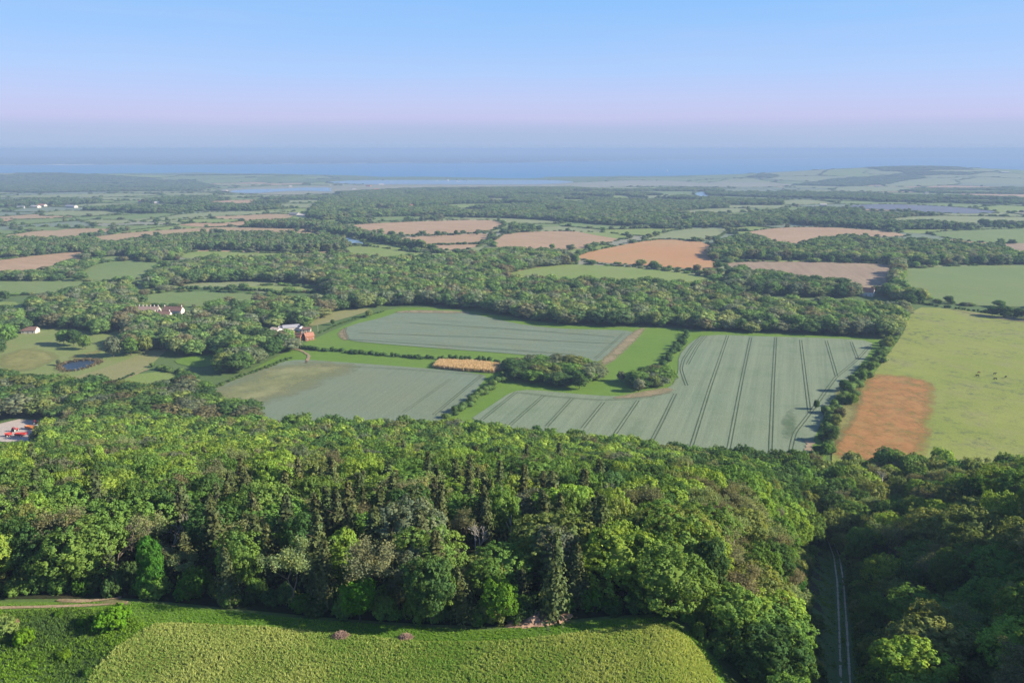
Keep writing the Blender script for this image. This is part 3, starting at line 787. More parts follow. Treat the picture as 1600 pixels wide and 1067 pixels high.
struct(ribbon("track", U([(470, 548), (455, 545), (440, 548)]), 2.2, FM['dirt'], 0.6, step=3, jit=0.5))
struct(ribbon("track", U([(148, 609), (180, 598), (232, 577)]), 1.6, FM['dirt'], 0.5, step=3, jit=0.5))
struct(ribbon("track", U([(1255, 735), (1262, 712), (1266, 690)]), 4.0, FM['dirt'], 0.6, step=3, jit=0.5))

# parcels
PAR_KEYS = ['green'] * 5 + ['pale'] * 5 + ['lime'] * 2 + ['tan'] * 1 + ['pink'] * 1 + ['wheat_u'] * 2 + ['marsh'] * 1
wood_cell = []
par_polys = {}
cells = []
for i, sdp in enumerate(seeds):
    if sdp[1] > 7300: continue
    d = np.linalg.norm(seeds - sdp, axis=1)
    nb = np.argsort(d)[1:16]
    s_ = d[nb[3]] * 2.5
    poly = [np.array(sdp) + np.array(o_) * s_ for o_ in ((-1, -1), (1, -1), (1, 1), (-1, 1))]
    for j in nb:
        n = seeds[j] - sdp; n = n / np.linalg.norm(n)
        mid = (seeds[j] + sdp) / 2
        poly = clip(poly, n, mid @ n)
        if len(poly) < 3: break
    if len(poly) < 3: continue
    poly = np.array(poly)
    u, v, _ = project(sdp[0], sdp[1], H(sdp[0], sdp[1]))
    if sdp[1] > near_coast(sdp[0]) - 350: continue
    if -1700 < sdp[0] < 900 and sdp[1] > 5700: continue
    wood = rng.random() < 0.10
    cells.append((poly, wood))
    if not wood:
        c0 = poly.mean(0)
        poly = c0 + (poly - c0) * 0.985
        key = PAR_KEYS[rng.integers(len(PAR_KEYS))]
        par_polys.setdefault(key, []).append(poly)
for key, pl in par_polys.items():
    Vs = []; Fs = []
    for poly in pl:
        ym = poly[:, 1].mean()
        if ym < 850: continue
        o = drape("tmp", poly, None, 0.1 + 0.00015 * ym, step=max(30, ym * 0.03))
        me = o.data
        v = np.empty(len(me.vertices) * 3, np.float32); me.vertices.foreach_get("co", v)
        f = np.empty(len(me.loops), np.int32); me.loops.foreach_get("vertex_index", f)
        Vs.append(v.reshape(-1, 3)); Fs.append(f.reshape(-1, 3))
        bpy.data.objects.remove(o); bpy.data.meshes.remove(me)
    V, F = quads_to(Vs, Fs)
    struct(mesh_obj("farmland", V, F, FM[key], smooth=True))


# ================================================================== vegetation prototypes
def unit(v):
    return v / (np.linalg.norm(v, axis=-1, keepdims=True) + 1e-9)

def cards(C, N, size, r, aspect=0.75, curl=0.12):
    """one leaf spray per centre: a quad folded along its middle"""
    n = len(C)
    N = unit(N)
    ref = unit(r.normal(size=(n, 3)))
    T = unit(np.cross(N, ref)); B = np.cross(N, T)
    s = (size * r.uniform(0.6, 1.35, n))[:, None]
    a = T * s * 0.5; b = B * s * 0.5 * aspect; c = N * s * curl
    V = np.stack([C - a - c, C - b + c * .6, C + a - c, C + b + c * .6], 1).reshape(-1, 3)
    F = np.arange(n * 4).reshape(-1, 4)
    return V, F

def ico(sub):
    import bmesh
    bm = bmesh.new(); bmesh.ops.create_icosphere(bm, subdivisions=sub, radius=1)
    V = np.array([v.co[:] for v in bm.verts]); F = np.array([[v.index for v in f.verts] for f in bm.faces]); bm.free()
    return V, F
ICO1 = ico(1); ICO2 = ico(2)

def tri_as_quad(F):
    return np.column_stack([F, F[:, 2]])

def tubes(segs, sides=5):
    """segs: list of (p0, p1, r0, r1)"""
    P0 = np.array([s[0] for s in segs]); P1 = np.array([s[1] for s in segs])
    r0 = np.array([s[2] for s in segs]); r1 = np.array([s[3] for s in segs])
    d = unit(P1 - P0)
    ref = np.where(np.abs(d[:, 2:3]) > 0.9, np.array([[1., 0, 0]]), np.array([[0, 0, 1.]]))
    A = unit(np.cross(d, ref)); B = np.cross(d, A)
    th = np.arange(sides) * 2 * math.pi / sides
    ring = A[:, None] * np.cos(th)[None, :, None] + B[:, None] * np.sin(th)[None, :, None]
    V = np.concatenate([P0[:, None] + ring * r0[:, None, None], P1[:, None] + ring * r1[:, None, None]], 1).reshape(-1, 3)
    k = np.arange(sides)
    f = np.stack([k, (k + 1) % sides, (k + 1) % sides + sides, k + sides], 1)
    F = (np.arange(len(segs)) * 2 * sides)[:, None, None] + f[None]
    return V, F.reshape(-1, 4)

def lobes_of(r, nl, Rr, z0, z1, squat=1.0):
    """crown lobes: centre, radius"""
    zc = (z0 + z1) / 2; hz = (z1 - z0) / 2
    L = [(np.array([0, 0, zc]), Rr * 0.62, hz * 0.75)]
    for i in range(nl):
        th = i * 2.39996 + r.uniform(-.4, .4)
        q = (i + 0.5) / nl
        el = 1.15 - 1.85 * q + r.uniform(-.12, .12)
        rr = Rr * r.uniform(0.55, 0.8) * math.cos(el) ** 0.7
        c = np.array([rr * math.cos(th), rr * math.sin(th), zc + hz * 0.72 * math.sin(el)])
        s = Rr * r.uniform(0.26, 0.48)
        L.append((c, s, s * r.uniform(0.75, 1.0) * squat))
    return L

def make_crown(name, seed, n, size, Rr=5.5, z0=3.0, z1=15.0, nl=16, spread=0.16, core=0.82, mat=None, squat=1.0, core_sub=1, flat=0.75, per=1, crad=0.5):
    r = np.random.default_rng(seed)
    L = lobes_of(r, nl, Rr, z0, z1, squat)
    ar = np.array([s * h for _, s, h in L]); ar = ar / ar.sum()
    Cs = []; Ns = []
    mid = np.array([0, 0, (z0 + z1) / 2 - 2])
    n_all = n
    n = max(12, int(n / per))
    want = n
    tries = 0
    while want > 0 and tries < 8:
        k = r.choice(len(L), size=want * 2, p=ar)
        d = unit(r.normal(size=(len(k), 3)))
        c = np.array([L[i][0] for i in k]); s = np.array([L[i][1] for i in k]); h = np.array([L[i][2] for i in k])
        sh = 1 + spread * r.normal(size=len(k))
        sh = sh * (1 + 0.10 * np.sin(d[:, 0] * 7 + k) * np.sin(d[:, 2] * 6 + k * 2))
        P = c + d * np.stack([s * sh, s * sh, h * sh], 1)
        ok = np.ones(len(P), bool)
        for q, (lc, ls, lh) in enumerate(L):
            e = (P - lc) / np.array([ls, ls, lh])
            ok &= (np.linalg.norm(e, axis=1) > 0.86) | (k == q)
        ok &= P[:, 2] > z0 * 0.4
        out = unit(P - mid)
        ok &= (np.sum(out * d, 1) > -0.25)
        P = P[ok][:want]; d = d[ok][:want]
        Cs.append(P); Ns.append(d); want -= len(P); tries += 1
    C = np.concatenate(Cs); N = np.concatenate(Ns)
    if per > 1:
        k = np.repeat(np.arange(len(C)), per)
        cr_ = crad * r.uniform(.6, 1.35, len(C))[k][:, None]
        off = unit(r.normal(size=(len(k), 3))) * r.uniform(.45, 1.0, (len(k), 1)) * cr_
        flip = np.sum(off * N[k], 1) < -0.35 * cr_[:, 0]
        off[flip] *= -1
        C = C[k] + off
        N = unit(N[k] * 0.55 + off / cr_ * 0.8 + r.normal(size=off.shape) * 0.25 + np.array([0, 0, 0.15]))
    else:
        N = unit(N * flat + r.normal(size=N.shape) * 0.42 + np.array([0, 0, 0.15]))
    V, F = cards(C, N, size, r)
    Vs = [V]; Fs = [F]
    if core > 0:
        iv, if_ = ICO1 if core_sub == 1 else ICO2
        for lc, ls, lh in (L[:1] if per >= 20 else L):
            Vs.append(iv * np.array([ls, ls, lh]) * (core if per < 20 else 0.85) * (1 + 0.08 * r.normal(size=(len(iv), 1))) + lc)
            Fs.append(tri_as_quad(if_))
    V, F = quads_to(Vs, Fs)
    o = mesh_obj(name, V, F, mat or LEAF, link=False)
    return o.data

def make_conifer(name, seed, tiers, per, size, Hh=20.0, Rr=3.4, kk=6, mat=None):
    r = np.random.default_rng(seed)
    C = []; N = []
    lean = r.normal(size=2) * 0.02
    for t in range(tiers):
        q = (t + r.uniform(0, .6)) / tiers
        z = 2.0 + (Hh - 2.4) * q
        rad = Rr * (1 - q) ** 0.75 * r.uniform(0.75, 1.15) + 0.25
        nb = max(4, int(per * (1 - q * 0.55)))
        for b in range(nb):
            th = (b + r.uniform(-.35, .35)) * 2 * math.pi / nb + t * 1.7
            L = rad * r.uniform(0.55, 1.2)
            d = np.array([math.cos(th), math.sin(th), 0])
            for j in range(kk):
                f = (j + r.uniform(0.2, 1)) / kk
                p = d * L * f + np.array([lean[0] * z, lean[1] * z, z + 0.25 * f * L - 0.38 * f * f * L * (1.3 - q)])
                p = p + r.normal(size=3) * np.array([.22, .22, .14])
                C.append(p); N.append(d * (0.55 + 0.5 * f) + np.array([0, 0, 0.75]) + r.normal(size=3) * 0.35)
    V, F = cards(np.array(C), np.array(N), size, r, aspect=0.6)
    cz = np.linspace(2.5, Hh - 1.5, 9)
    Vs = [V]; Fs = [F]
    iv, if_ = ICO1
    for z in cz:
        q = (z - 2) / (Hh - 2.4)
        rr = (Rr * (1 - q) ** 0.75) * 0.5 + 0.1
        Vs.append(iv * np.array([rr, rr, 1.5]) + np.array([lean[0] * z, lean[1] * z, z])); Fs.append(tri_as_quad(if_))
    V, F = quads_to(Vs, Fs)
    return mesh_obj(name, V, F, mat or NEEDLE, link=False).data

def skeleton(seed, Hh=13.0, spread=0.55, depth=6, r0=0.32, fork=2.4, crook=0.18, trunk=0.25, want_br=False):
    r = np.random.default_rng(seed)
    segs = []; tips = []
    br = []
    def grow(p, d, L, rad, k, b0=0):
        n = 3 if k < 2 else 2
        for i in range(n):
            q = p + d * L / n
            segs.append((p, q, rad * (1 - 0.3 * i / n), rad * (1 - 0.3 * (i + 1) / n)))
            br.append(b0)
            p = q
            d = unit(d + r.normal(size=3) * crook + np.array([0, 0, 0.05]))
            if k >= depth - 2: tips.append(q)
        if k >= depth:
            return
        nb = int(fork) + (r.random() < (fork % 1))
        for b in range(max(2, nb)):
            th = r.uniform(0, 2 * math.pi)
            side = np.array([math.cos(th), math.sin(th), r.uniform(-.15, .35)])
            grow(p, unit(d + side * spread * r.uniform(.6, 1.3)), L * r.uniform(.62, .86), rad * 0.62, k + 1, b0 if k >= 1 else b + 1)
    grow(np.zeros(3), np.array([0, 0, 1.0]), Hh * trunk, r0, 0)
    zmax = max(s[1][2] for s in segs)
    k = Hh / zmax
    segs = [(a * k, b * k, x, y) for a, b, x, y in segs]
    if want_br: return segs, br
    return segs, np.array(tips) * k

def make_trunk(name, seed, h=9, r0=0.32):
    r = np.random.default_rng(seed)
    segs = []
    p = np.array([0, 0, -0.6]); rad = r0
    for i in range(5):
        q = p + np.array([r.normal() * .12, r.normal() * .12, (h + .6) / 5])
        segs.append((p, q, rad, rad * 0.82)); p = q; rad *= 0.82
        if i >= 2:
            for b in range(2):
                th = r.uniform(0, 6.28)
                e = p + np.array([math.cos(th) * 2.6, math.sin(th) * 2.6, 2.4])
                segs.append((p, e, rad * .6, rad * .2))
    V, F = tubes(segs, 6)
    return mesh_obj(name, V, F, BARK, link=False).data

def make_ash(name, seed, Hh, ncards, size, depth=6, sides=3, rr=0.24):
    """sparsely leaved crown: fine twigs and a thin veil of young leaves"""
    segs, tips = skeleton(seed, Hh, 0.62, depth, rr, 2.5, 0.16, 0.26)
    V, F = tubes(segs, sides)
    br = mesh_obj(name + "_branches", V, F, TWIG, link=False).data
    r = np.random.default_rng(seed + 5)
    k = r.integers(0, len(tips), ncards)
    C = tips[k] + r.normal(size=(ncards, 3)) * 0.45
    cen = np.array([0, 0, Hh * 0.5])
    V, F = cards(C, unit(C - cen) * 0.5 + r.normal(size=C.shape) * .6 + np.array([0, 0, .3]), size, r)
    return br, mesh_obj(name, V, F, LEAF, link=False).data

SH = [dict(Rr=5.6, z0=2.0, z1=15, nl=18), dict(Rr=5.0, z0=2.0, z1=15, nl=15), dict(Rr=6.2, z0=2.5, z1=15, nl=22, squat=0.8),
      dict(Rr=4.4, z0=1.0, z1=15, nl=17), dict(Rr=5.4, z0=2, z1=15, nl=13), dict(Rr=5.9, z0=1.5, z1=15, nl=26)]
BL0 = [make_crown("crown", 10 + i, 11500, 0.42, core=0.52, per=20, crad=0.62, spread=0.10, **s) for i, s in enumerate(SH)]
BL1 = [make_crown("crown", 30 + i, 3400, 0.75, core=0.74, per=10, crad=0.85, spread=0.10, **s) for i, s in enumerate(SH[:5])]
BL2 = [make_crown("crown", 50 + i, 2400, 0.74, core=0.74, per=9, crad=0.95, spread=.10, mat=LEAFS, **s) for i, s in enumerate(SH[:4])]
BL3 = [make_crown("crown", 70 + i, 260, 1.9, core=0.9, mat=LEAFS, Rr=5.5, z0=1.0, z1=15, nl=7) for i in range(3)]
CN0 = [make_conifer("crown", 100 + i, 30, 13, 0.85, Hh=20, Rr=rr_) for i, rr_ in enumerate((4.2, 3.6, 4.8, 3.9))]
CN1 = [make_conifer("crown", 110 + i, 20, 8, 1.3, Hh=20, Rr=rr_, kk=4) for i, rr_ in enumerate((4.2, 3.7))]
CN2 = [make_conifer("crown", 120, 11, 6, 2.0, Hh=20, Rr=3.2, kk=3)]
TR = [make_trunk("trunk", 200 + i) for i in range(3)]
TRC = [make_trunk("trunk", 210, 17, 0.28)]
ASH0 = [make_ash("crown", 300 + i, 14, 5200, 0.34) for i in range(3)]
ASH1 = [make_ash("crown", 320 + i, 14, 1500, 0.62, depth=5, rr=0.3) for i in range(2)]
SHR = [make_crown("foliage", 400 + i, 2800, 0.26, per=14, crad=0.3, spread=0.1, Rr=2.4, z0=0.0, z1=3.0, nl=14, core=0.8) for i in range(3)]

# tints, linear reflectance
LIME = (0.200, 0.285, 0.050); MID = (0.120, 0.200, 0.045); DEEP = (0.068, 0.125, 0.038); OLIVE = (0.165, 0.200, 0.060)
CONI = (0.080, 0.102, 0.042); CONB = (0.135, 0.145, 0.060); ASHT = (0.220, 0.210, 0.130); ASHG = (0.185, 0.215, 0.090)
GREY = (0.165, 0.195, 0.115); GOLD = (0.36, 0.33, 0.05); PALE = (0.27, 0.30, 0.19)
FARG = (0.085, 0.135, 0.070)
LIME, MID, DEEP, OLIVE, ASHG = [tuple(v * 1.20 for v in c) for c in (LIME, MID, DEEP, OLIVE, ASHG)]
CONB = (0.095, 0.112, 0.045); ASHT = (0.185, 0.185, 0.095)
TN = {'lime-green': LIME, 'mid-green': MID, 'deep green': DEEP, 'olive-green': OLIVE, 'grey-green': GREY}

def jit(c, k=0.14):
    f = 1 + rng.uniform(-k, k)
    return [float(max(0.005, v * f * (1 + rng.uniform(-.06, .06)))) for v in c]

# ================================================================== stuff instancer
def gn_scatter(name, P, S, RZ, IDX, TINT, protos, mats=None):
    """one object whose points carry real foliage meshes"""
    me = bpy.data.meshes.new(name)
    P = np.asarray(P, np.float32)
    n = len(P)
    me.vertices.add(n); me.vertices.foreach_set("co", P.ravel())
    for nm, typ, arr in (("scl", 'FLOAT_VECTOR', S), ("rotz", 'FLOAT', RZ), ("pick", 'INT', IDX), ("tint", 'FLOAT_VECTOR', TINT)):
        a = me.attributes.new(nm, typ, 'POINT')
        if typ == 'FLOAT_VECTOR': a.data.foreach_set("vector", np.asarray(arr, np.float32).ravel())
        else: a.data.foreach_set("value", np.asarray(arr, np.int32 if typ == 'INT' else np.float32))
    me.update()
    o = bpy.data.objects.new(name, me); col.objects.link(o)
    ng = bpy.data.node_groups.new(name, 'GeometryNodeTree')
    ng.interface.new_socket("Geometry", in_out='INPUT', socket_type='NodeSocketGeometry')
    ng.interface.new_socket("Geometry", in_out='OUTPUT', socket_type='NodeSocketGeometry')
    N = ng.nodes; L = ng.links
    gi = N.new("NodeGroupInput"); go = N.new("NodeGroupOutput")
    iop = N.new("GeometryNodeInstanceOnPoints")
    iop.inputs['Pick Instance'].default_value = True
    L.new(gi.outputs[0], iop.inputs['Points'])
    join = N.new("GeometryNodeJoinGeometry")
    for pm in reversed(protos):          # join prepends, so feed in reverse
        po = bpy.data.objects.new(name + "_form", pm)
        oi = N.new("GeometryNodeObjectInfo"); oi.inputs['Object'].default_value = po
        oi.inputs['As Instance'].default_value = False
        g2i = N.new("GeometryNodeGeometryToInstance")
        L.new(oi.outputs['Geometry'], g2i.inputs[0]); L.new(g2i.outputs[0], join.inputs[0])
    L.new(join.outputs[0], iop.inputs['Instance'])
    def attr(nm, dt):
        a = N.new("GeometryNodeInputNamedAttribute"); a.data_type = dt; a.inputs['Name'].default_value = nm
        return a.outputs[0]
    L.new(attr("scl", 'FLOAT_VECTOR'), iop.inputs['Scale'])
    L.new(attr("pick", 'INT'), iop.inputs['Instance Index'])
    cx = N.new("ShaderNodeCombineXYZ"); L.new(attr("rotz", 'FLOAT'), cx.inputs[2])
    L.new(cx.outputs[0], iop.inputs['Rotation'])
    L.new(iop.outputs[0], go.inputs[0])
    md = o.modifiers.new("scatter", 'NODES'); md.node_group = ng
    o['kind'] = 'stuff'
    return o

def keep_out(x, y, margin=0):
    bad = np.zeros(len(x), bool)
    for w in FIELDS_W:
        x0, y0 = w.min(0); x1, y1 = w.max(0)
        m = (x > x0) & (x < x1) & (y > y0) & (y < y1) & ~bad
        if m.any():
            idx = np.nonzero(m)[0]
            r_ = inside(w, x[idx], y[idx])
            bad[idx[r_]] = True
    return bad

# ================================================================== near wood
edge_px = [(-260, 936), (-100, 937), (0, 937), (100, 935), (190, 935), (300, 945), (400, 955), (500, 966), (640, 976), (760, 982), (850, 974), (960, 964), (1030, 962), (1075, 978), (1105, 1008), (1135, 1040), (1165, 1075), (1195, 1120)]
EW = U(edge_px)
def grid_pts(x0, x1, y0, y1, s, j=0.33):
    out = []
    rws = int((y1 - y0) / (s * 0.87))
    for r_ in range(rws):
        yy = y0 + r_ * s * 0.87
        xs = np.arange(x0 + (r_ % 2) * s / 2, x1, s)
        out.append(np.stack([xs + rng.uniform(-j, j, len(xs)) * s, np.full(len(xs), yy) + rng.uniform(-j, j, len(xs)) * s], 1))
    return np.concatenate(out)

def open_line(p, step):
    return np.concatenate([np.linspace(a, b, max(2, int(np.linalg.norm(b - a) / step)), endpoint=False) for a, b in zip(p[:-1], p[1:])])

near_edge_poly = np.concatenate([EW, [[EW[-1, 0] + 4, 60], [xg(60) - 10, 60]], [[xg(yy) - 13, yy] for yy in range(80, 240, 20)], [[xg(yy) - 4, yy] for yy in range(245, 341, 20)],
                                 [[xg(348) + 6, 348], [xg(372) - 4, 372], [130, 382], [100, 385], [0, 421], [-100, 433], [-300, 433], [-420, 430], [-420, 120]]])
right_poly = np.array([[xg(yy) + 9, yy] for yy in range(40, 240, 20)] + [[xg(yy) + 3, yy] for yy in range(245, 345, 20)] + [[xg(348) - 4, 348], [xg(375) - 5, 375], [185, 372], [230, 360], [280, 347], [400, 340], [520, 330], [520, 40]])
G = grid_pts(-420, 520, 60, 470, 7.7)
mL = inside(near_edge_poly, G[:, 0], G[:, 1]); mR = inside(right_poly, G[:, 0], G[:, 1])
yardc = U([(40, 668)])[0]
ok = (mL | mR)
# brows at the far right corner of the wood seen against the pasture
G = G[ok]; side = mR[ok].astype(int)
gz = H(G[:, 0], G[:, 1])
gu, gv, gd = project(G[:, 0], G[:, 1], gz)
de = np.min(np.linalg.norm(G[:, None, :] - open_line(EW[:-1], 4)[None], axis=2), axis=1)
T = []          # x y z kind tint sx sz idx rot u v depth tintname
for i in range(len(G)):
    x, y = G[i]; u, v = gu[i], gv[i]
    if gd[i] < 2: u = 9999
    p = rng.random()
    kind = 'broad'
    edge = de[i] < 9
    if side[i] == 0:
        if 330 < u < 940 and 110 < y < 205: kind = 'con' if p < (0.58 if not edge else 0.50) else ('ash' if p < 0.64 else 'broad')
        elif u <= 330 and y < 190: kind = 'con' if p < 0.22 else ('ash' if p < 0.36 else 'broad')
        elif x > xg(y) - 62 and y < 265 and u > 1080: kind = 'ash' if p < 0.62 else 'broad'
        else: kind = 'ash' if p < 0.09 else ('con' if p < 0.15 and y < 300 else 'broad')
    else:
        kind = 'ash' if p < 0.16 else 'broad'
    # tint
    q = rng.random()
    w1 = math.sin(x / 37.0 + 1.1) * math.sin(y / 43.0 + x / 90.0)
    if kind == 'broad':
        if side[i] == 0:
            tn = 'lime-green' if q < 0.34 + 0.22 * w1 else ('mid-green' if q < 0.72 else ('deep green' if q < 0.86 else ('olive-green' if q < 0.95 else 'grey-green')))
            if u > 1060 and y > 240: tn = 'deep green' if q < 0.5 else ('mid-green' if q < 0.9 else 'olive-green')
            if 330 < u < 900 and y < 200 and tn == 'lime-green' and q > 0.15: tn = 'mid-green'
        else:
            tn = 'olive-green' if q < 0.34 else ('mid-green' if q < 0.66 else ('deep green' if q < 0.80 else 'lime-green'))
        t = TN[tn]
        h = rng.uniform(11.5, 15.5) if not edge else rng.uniform(9, 14)
        if side[i] == 1:
            h = rng.uniform(5, 16)
        wd = rng.uniform(0.72, 1.12) if rng.random() < 0.72 else rng.uniform(1.2, 1.55)
        sz = h / 15; sx = wd * (0.95 if h > 11 else 0.85)
    elif kind == 'con':
        tn = 'dark olive' if q < 0.62 else 'brownish olive'
        t = CONI if q < 0.62 else CONB
        h = rng.uniform(12.5, 18.5) if not edge else rng.uniform(11, 18)
        sz = h / 20; sx = sz * rng.uniform(0.95, 1.35)
    else:
        tn = 'tan-grey' if q < 0.5 else 'dull olive'
        t = ASHT if q < 0.5 else ASHG
        h = rng.uniform(10, 14.5); sz = h / 14; sx = sz * rng.uniform(0.95, 1.25)
        if side[i] == 0 and u > 1080 and y < 265: h = rng.uniform(8.5, 12.5); sz = h / 14; sx = sz * 1.2
    if side[i] == 1 and rng.random() < 0.26: continue
    T.append([x, y, gz[i], kind, jit(t), sx, sz, h, rng.uniform(0, 6.28), u, v, gd[i], tn, side[i], de[i]])

# special trees in the near wood: (u, v of the base, height, kind, label)
def find_clear(x, y, rad, cone=0.0, fac=0.6):
    for t in T:
        d = math.hypot(t[0] - x, t[1] - y)
        if d < rad: t[3] = None
        elif cone > 0 and t[1] < y and abs((t[0] - x) - (t[1] - y) * x / y) < 4.5 and y - t[1] < cone and t[3]:
            t[6] *= fac; t[7] *= fac; t[5] *= max(fac, 0.8)

special = []
def place(name, label, cat, x, y, h, parts, group=None, wide=1.0, rz=None, base_h=14.0, tint=None, sink=0.0):
    z = float(H(x, y)) - sink
    e = empty(name, (x, y, z), label, cat, group, rng.uniform(0, 6.28) if rz is None else rz)
    s = h / base_h
    e.scale = (s * wide, s * wide, s)
    for nm, me in parts:
        o = bpy.data.objects.new(nm, me); col.objects.link(o); o.parent = e
        if tint is not None: o['tint'] = [float(v) for v in tint]
    return e

def dead(seed, Hh, spread, depth, r0, fork, trunk=0.25, mat=DEADWOOD, crook=0.2):
    segs, br = skeleton(seed, Hh, spread, depth, r0, fork, crook, trunk, True)
    out = []
    for b in sorted(set(br)):
        ss = [s for s, q in zip(segs, br) if q == b]
        V, F = tubes(ss, 5); nm = "trunk" if b == 0 else "limb"
        out.append((nm, mesh_obj(nm, V, F, mat, link=False).data))
    return out

def at_top(u, v, y):
    """height needed at distance y for the tree's top to show at pixel row v; returns x, h"""
    c, s = math.cos(PITCH), math.sin(PITCH)
    k = -(v - 533.5) / F_PX
    dirz = (k * c - s) / (k * s + c)
    zt = CAM_Z + dirz * y
    dep = y * c - (zt - CAM_Z) * s
    x = (u - 800) / F_PX * dep
    return x, zt - float(H(x, y))

DEADS = [
    ("dead_tree", "bleached dead tree with forking antler-like limbs among the dark conifers", 740, 822, 146, 0.45, 5, 0.30, 2.6, 41, 0.2),
    ("dead_tree", "thin pale dead stem, the taller of two standing close together in the conifers", 813, 815, 150, 0.15, 2, 0.20, 2.0, 42, 0.6),
    ("dead_tree", "thin pale dead stem, the shorter of two standing close together in the conifers", 826, 826, 149, 0.15, 2, 0.16, 2.0, 43, 0.6),
    ("dead_tree", "bare twiggy grey-brown tree in the wood's front rank behind the scrubby dell", 172, 822, 140, 0.6, 6, 0.26, 2.6, 44, 0.22),
    ("bare_tree", "bare white-stemmed tree with two thick forked limbs beside the yellow-green pasture", 1382, 742, 318, 0.55, 5, 0.42, 2.4, 45, 0.2),
    ("bare_tree", "fan-shaped bare tree with straight grey limbs on the shaded bank above the track", 1240, 800, 290, 0.5, 6, 0.22, 2.8, 46, 0.14),
    ("bare_tree", "bare brown twiggy tree beside the gravel yard with the red machines", 92, 640, 446, 0.6, 6, 0.3, 2.6, 47, 0.2),
    ("dead_tree", "leaning bare grey snag behind the round shrub at the wood's edge", 262, 812, 150, 0.55, 5, 0.2, 2.4, 48, 0.3),
]
for nm, lb, u, v, yy, sp, dp, r0, fk, sd_, tk in DEADS:
    x, h = at_top(u, v, yy)
    h = min(max(h, 6), 20)
    find_clear(x, yy, 4.0 if nm != "bare_tree" else 5.5, 26, 0.62)
    place(nm, lb, nm.replace("_", " "), x, yy, h, dead(sd_, h, sp, dp, r0, fk, tk, DEADWOOD if 'brown' not in lb else TWIG), base_h=h)

# the gold-leaved tree on the spur and the pale column tree at the edge
SPEC = [
    ("broadleaf_tree", "small gold-leaved tree low in the lit wood beside the tan-grey spur", 1080, 870, 172, 0.6, BL0[3], GOLD, TR[0]),
    ("broadleaf_tree", "narrow bright green ivy-clad column of a tree at the wood's front edge", 228, 838, 131, 0.52, BL0[3], (0.075, 0.20, 0.03), TR[1]),
    ("broadleaf_tree", "vivid green low bushy tree at the foot of the conifers by the verge", 560, 900, 121, 0.85, BL0[1], (0.10, 0.25, 0.02), TR[1]),
    ("broadleaf_tree", "bright lime bushy tree standing furthest out onto the verge, near the earth bank", 782, 905, 119, 0.8, BL0[4], (0.13, 0.25, 0.03), TR[2]),
    ("broadleaf_tree", "small rounded green tree standing alone at the gully floor's edge below the spur", 1248, 905, 178, 0.75, BL0[4], (0.07, 0.19, 0.04), TR[0]),
    ("broadleaf_tree", "tall dark round-headed tree standing up against the pasture on the far bank", 1553, 728, 296, 0.8, BL0[0], DEEP, TR[0]),
]
for nm, lb, u, v, yy, wd, me, tt, tr in SPEC:
    x, h = at_top(u, v, yy)
    h = min(max(h, 4), 19)
    find_clear(x, yy, 4.2, 14, 0.75)
    place(nm, lb, "tree", x, yy, h, [("crown", me), ("trunk", tr)], "trees of the near wood", wide=wd * 15 / h if h > 9 else 1.0, base_h=15.0, tint=tt)

for t in T:
    if t[3] and -60 < t[9] < 74 and t[1] < 470:
        cc, ss_ = math.cos(PITCH), math.sin(PITCH)
        kk = -(691 - 533.5) / F_PX
        zmax = CAM_Z + (kk * cc - ss_) / (kk * ss_ + cc) * t[1]
        hmax = zmax - t[2]
        if t[7] > hmax:
            if hmax < 4: t[3] = None
            else: t[6] *= hmax / t[7]; t[5] *= max(.6, hmax / t[7]); t[7] = hmax
T = [t for t in T if t[3]]
inview = [t for t in T if -30 < t[9] < 1630 and 620 < t[10] < 1180]
inview.sort(key=lambda t: t[11] - (60 if t[14] < 9 else 0))
SEL = inview[:300]
selid = set(id(t) for t in SEL)

# ---- labels that single the trees out
def h_word(t):
    return 'tall' if (t[7] > 18 if t[3] == 'con' else t[7] > 13.6) else ('low' if (t[7] < 14.5 if t[3] == 'con' else t[7] < 11) else 'middling')
def zone(t):
    u, d = t[9], t[14]
    if t[13] == 1:
        if t[0] - xg(t[1]) < 24: a = "beside the shaded track"
        else: a = "up the shaded far bank"
        return a + (" low down" if t[1] < 170 else (" half way" if t[1] < 235 else " near the pasture end"))
    lm = ("above the footpath" if u < 150 else "behind the scrubby dell" if u < 340 else "behind the crop's corner" if u < 500 else
          "behind the brush heaps" if u < 660 else "around the bleached tree" if u < 800 else "behind the earth bank" if u < 960 else
          "above the crop's end" if u < 1110 else "on the spur over the gully")
    rk = "at the wood's edge" if d < 9 else ("second rank" if d < 18 else ("third rank" if d < 28 else ("deep inside" if d < 45 else "far inside")))
    return rk + " " + lm
sp_word = {'broad': 'broadleaf', 'con': 'conifer', 'ash': 'thin-leaved tree'}
from collections import defaultdict
groups = defaultdict(list)
for t in SEL:
    groups[(h_word(t), t[12], sp_word[t[3]], zone(t))].append(t)
ORD = ["leftmost", "second-left", "third-left", "fourth-left", "fifth-left", "sixth-left", "seventh-left", "eighth-left", "ninth-left", "tenth-left"]
NUM = {2: "two", 3: "three", 4: "four", 5: "five", 6: "six", 7: "seven", 8: "eight", 9: "nine", 10: "ten"}
for (hw, tn, sw, zn), ts in groups.items():
    ts.sort(key=lambda t: t[9])
    for i, t in enumerate(ts):
        base = f"{hw} {tn} {sw} {zn}"
        if len(ts) > 1:
            o_ = ORD[i] if i < len(ts) - 1 or len(ts) > 10 else "rightmost"
            base += f", {o_} of {NUM.get(len(ts), 'many')}"
        t.append(base)
NMS = {'broad': 'broadleaf_tree', 'con': 'conifer_tree', 'ash': 'ash_tree'}
CATS = {'broad': 'tree', 'con': 'conifer', 'ash': 'tree'}
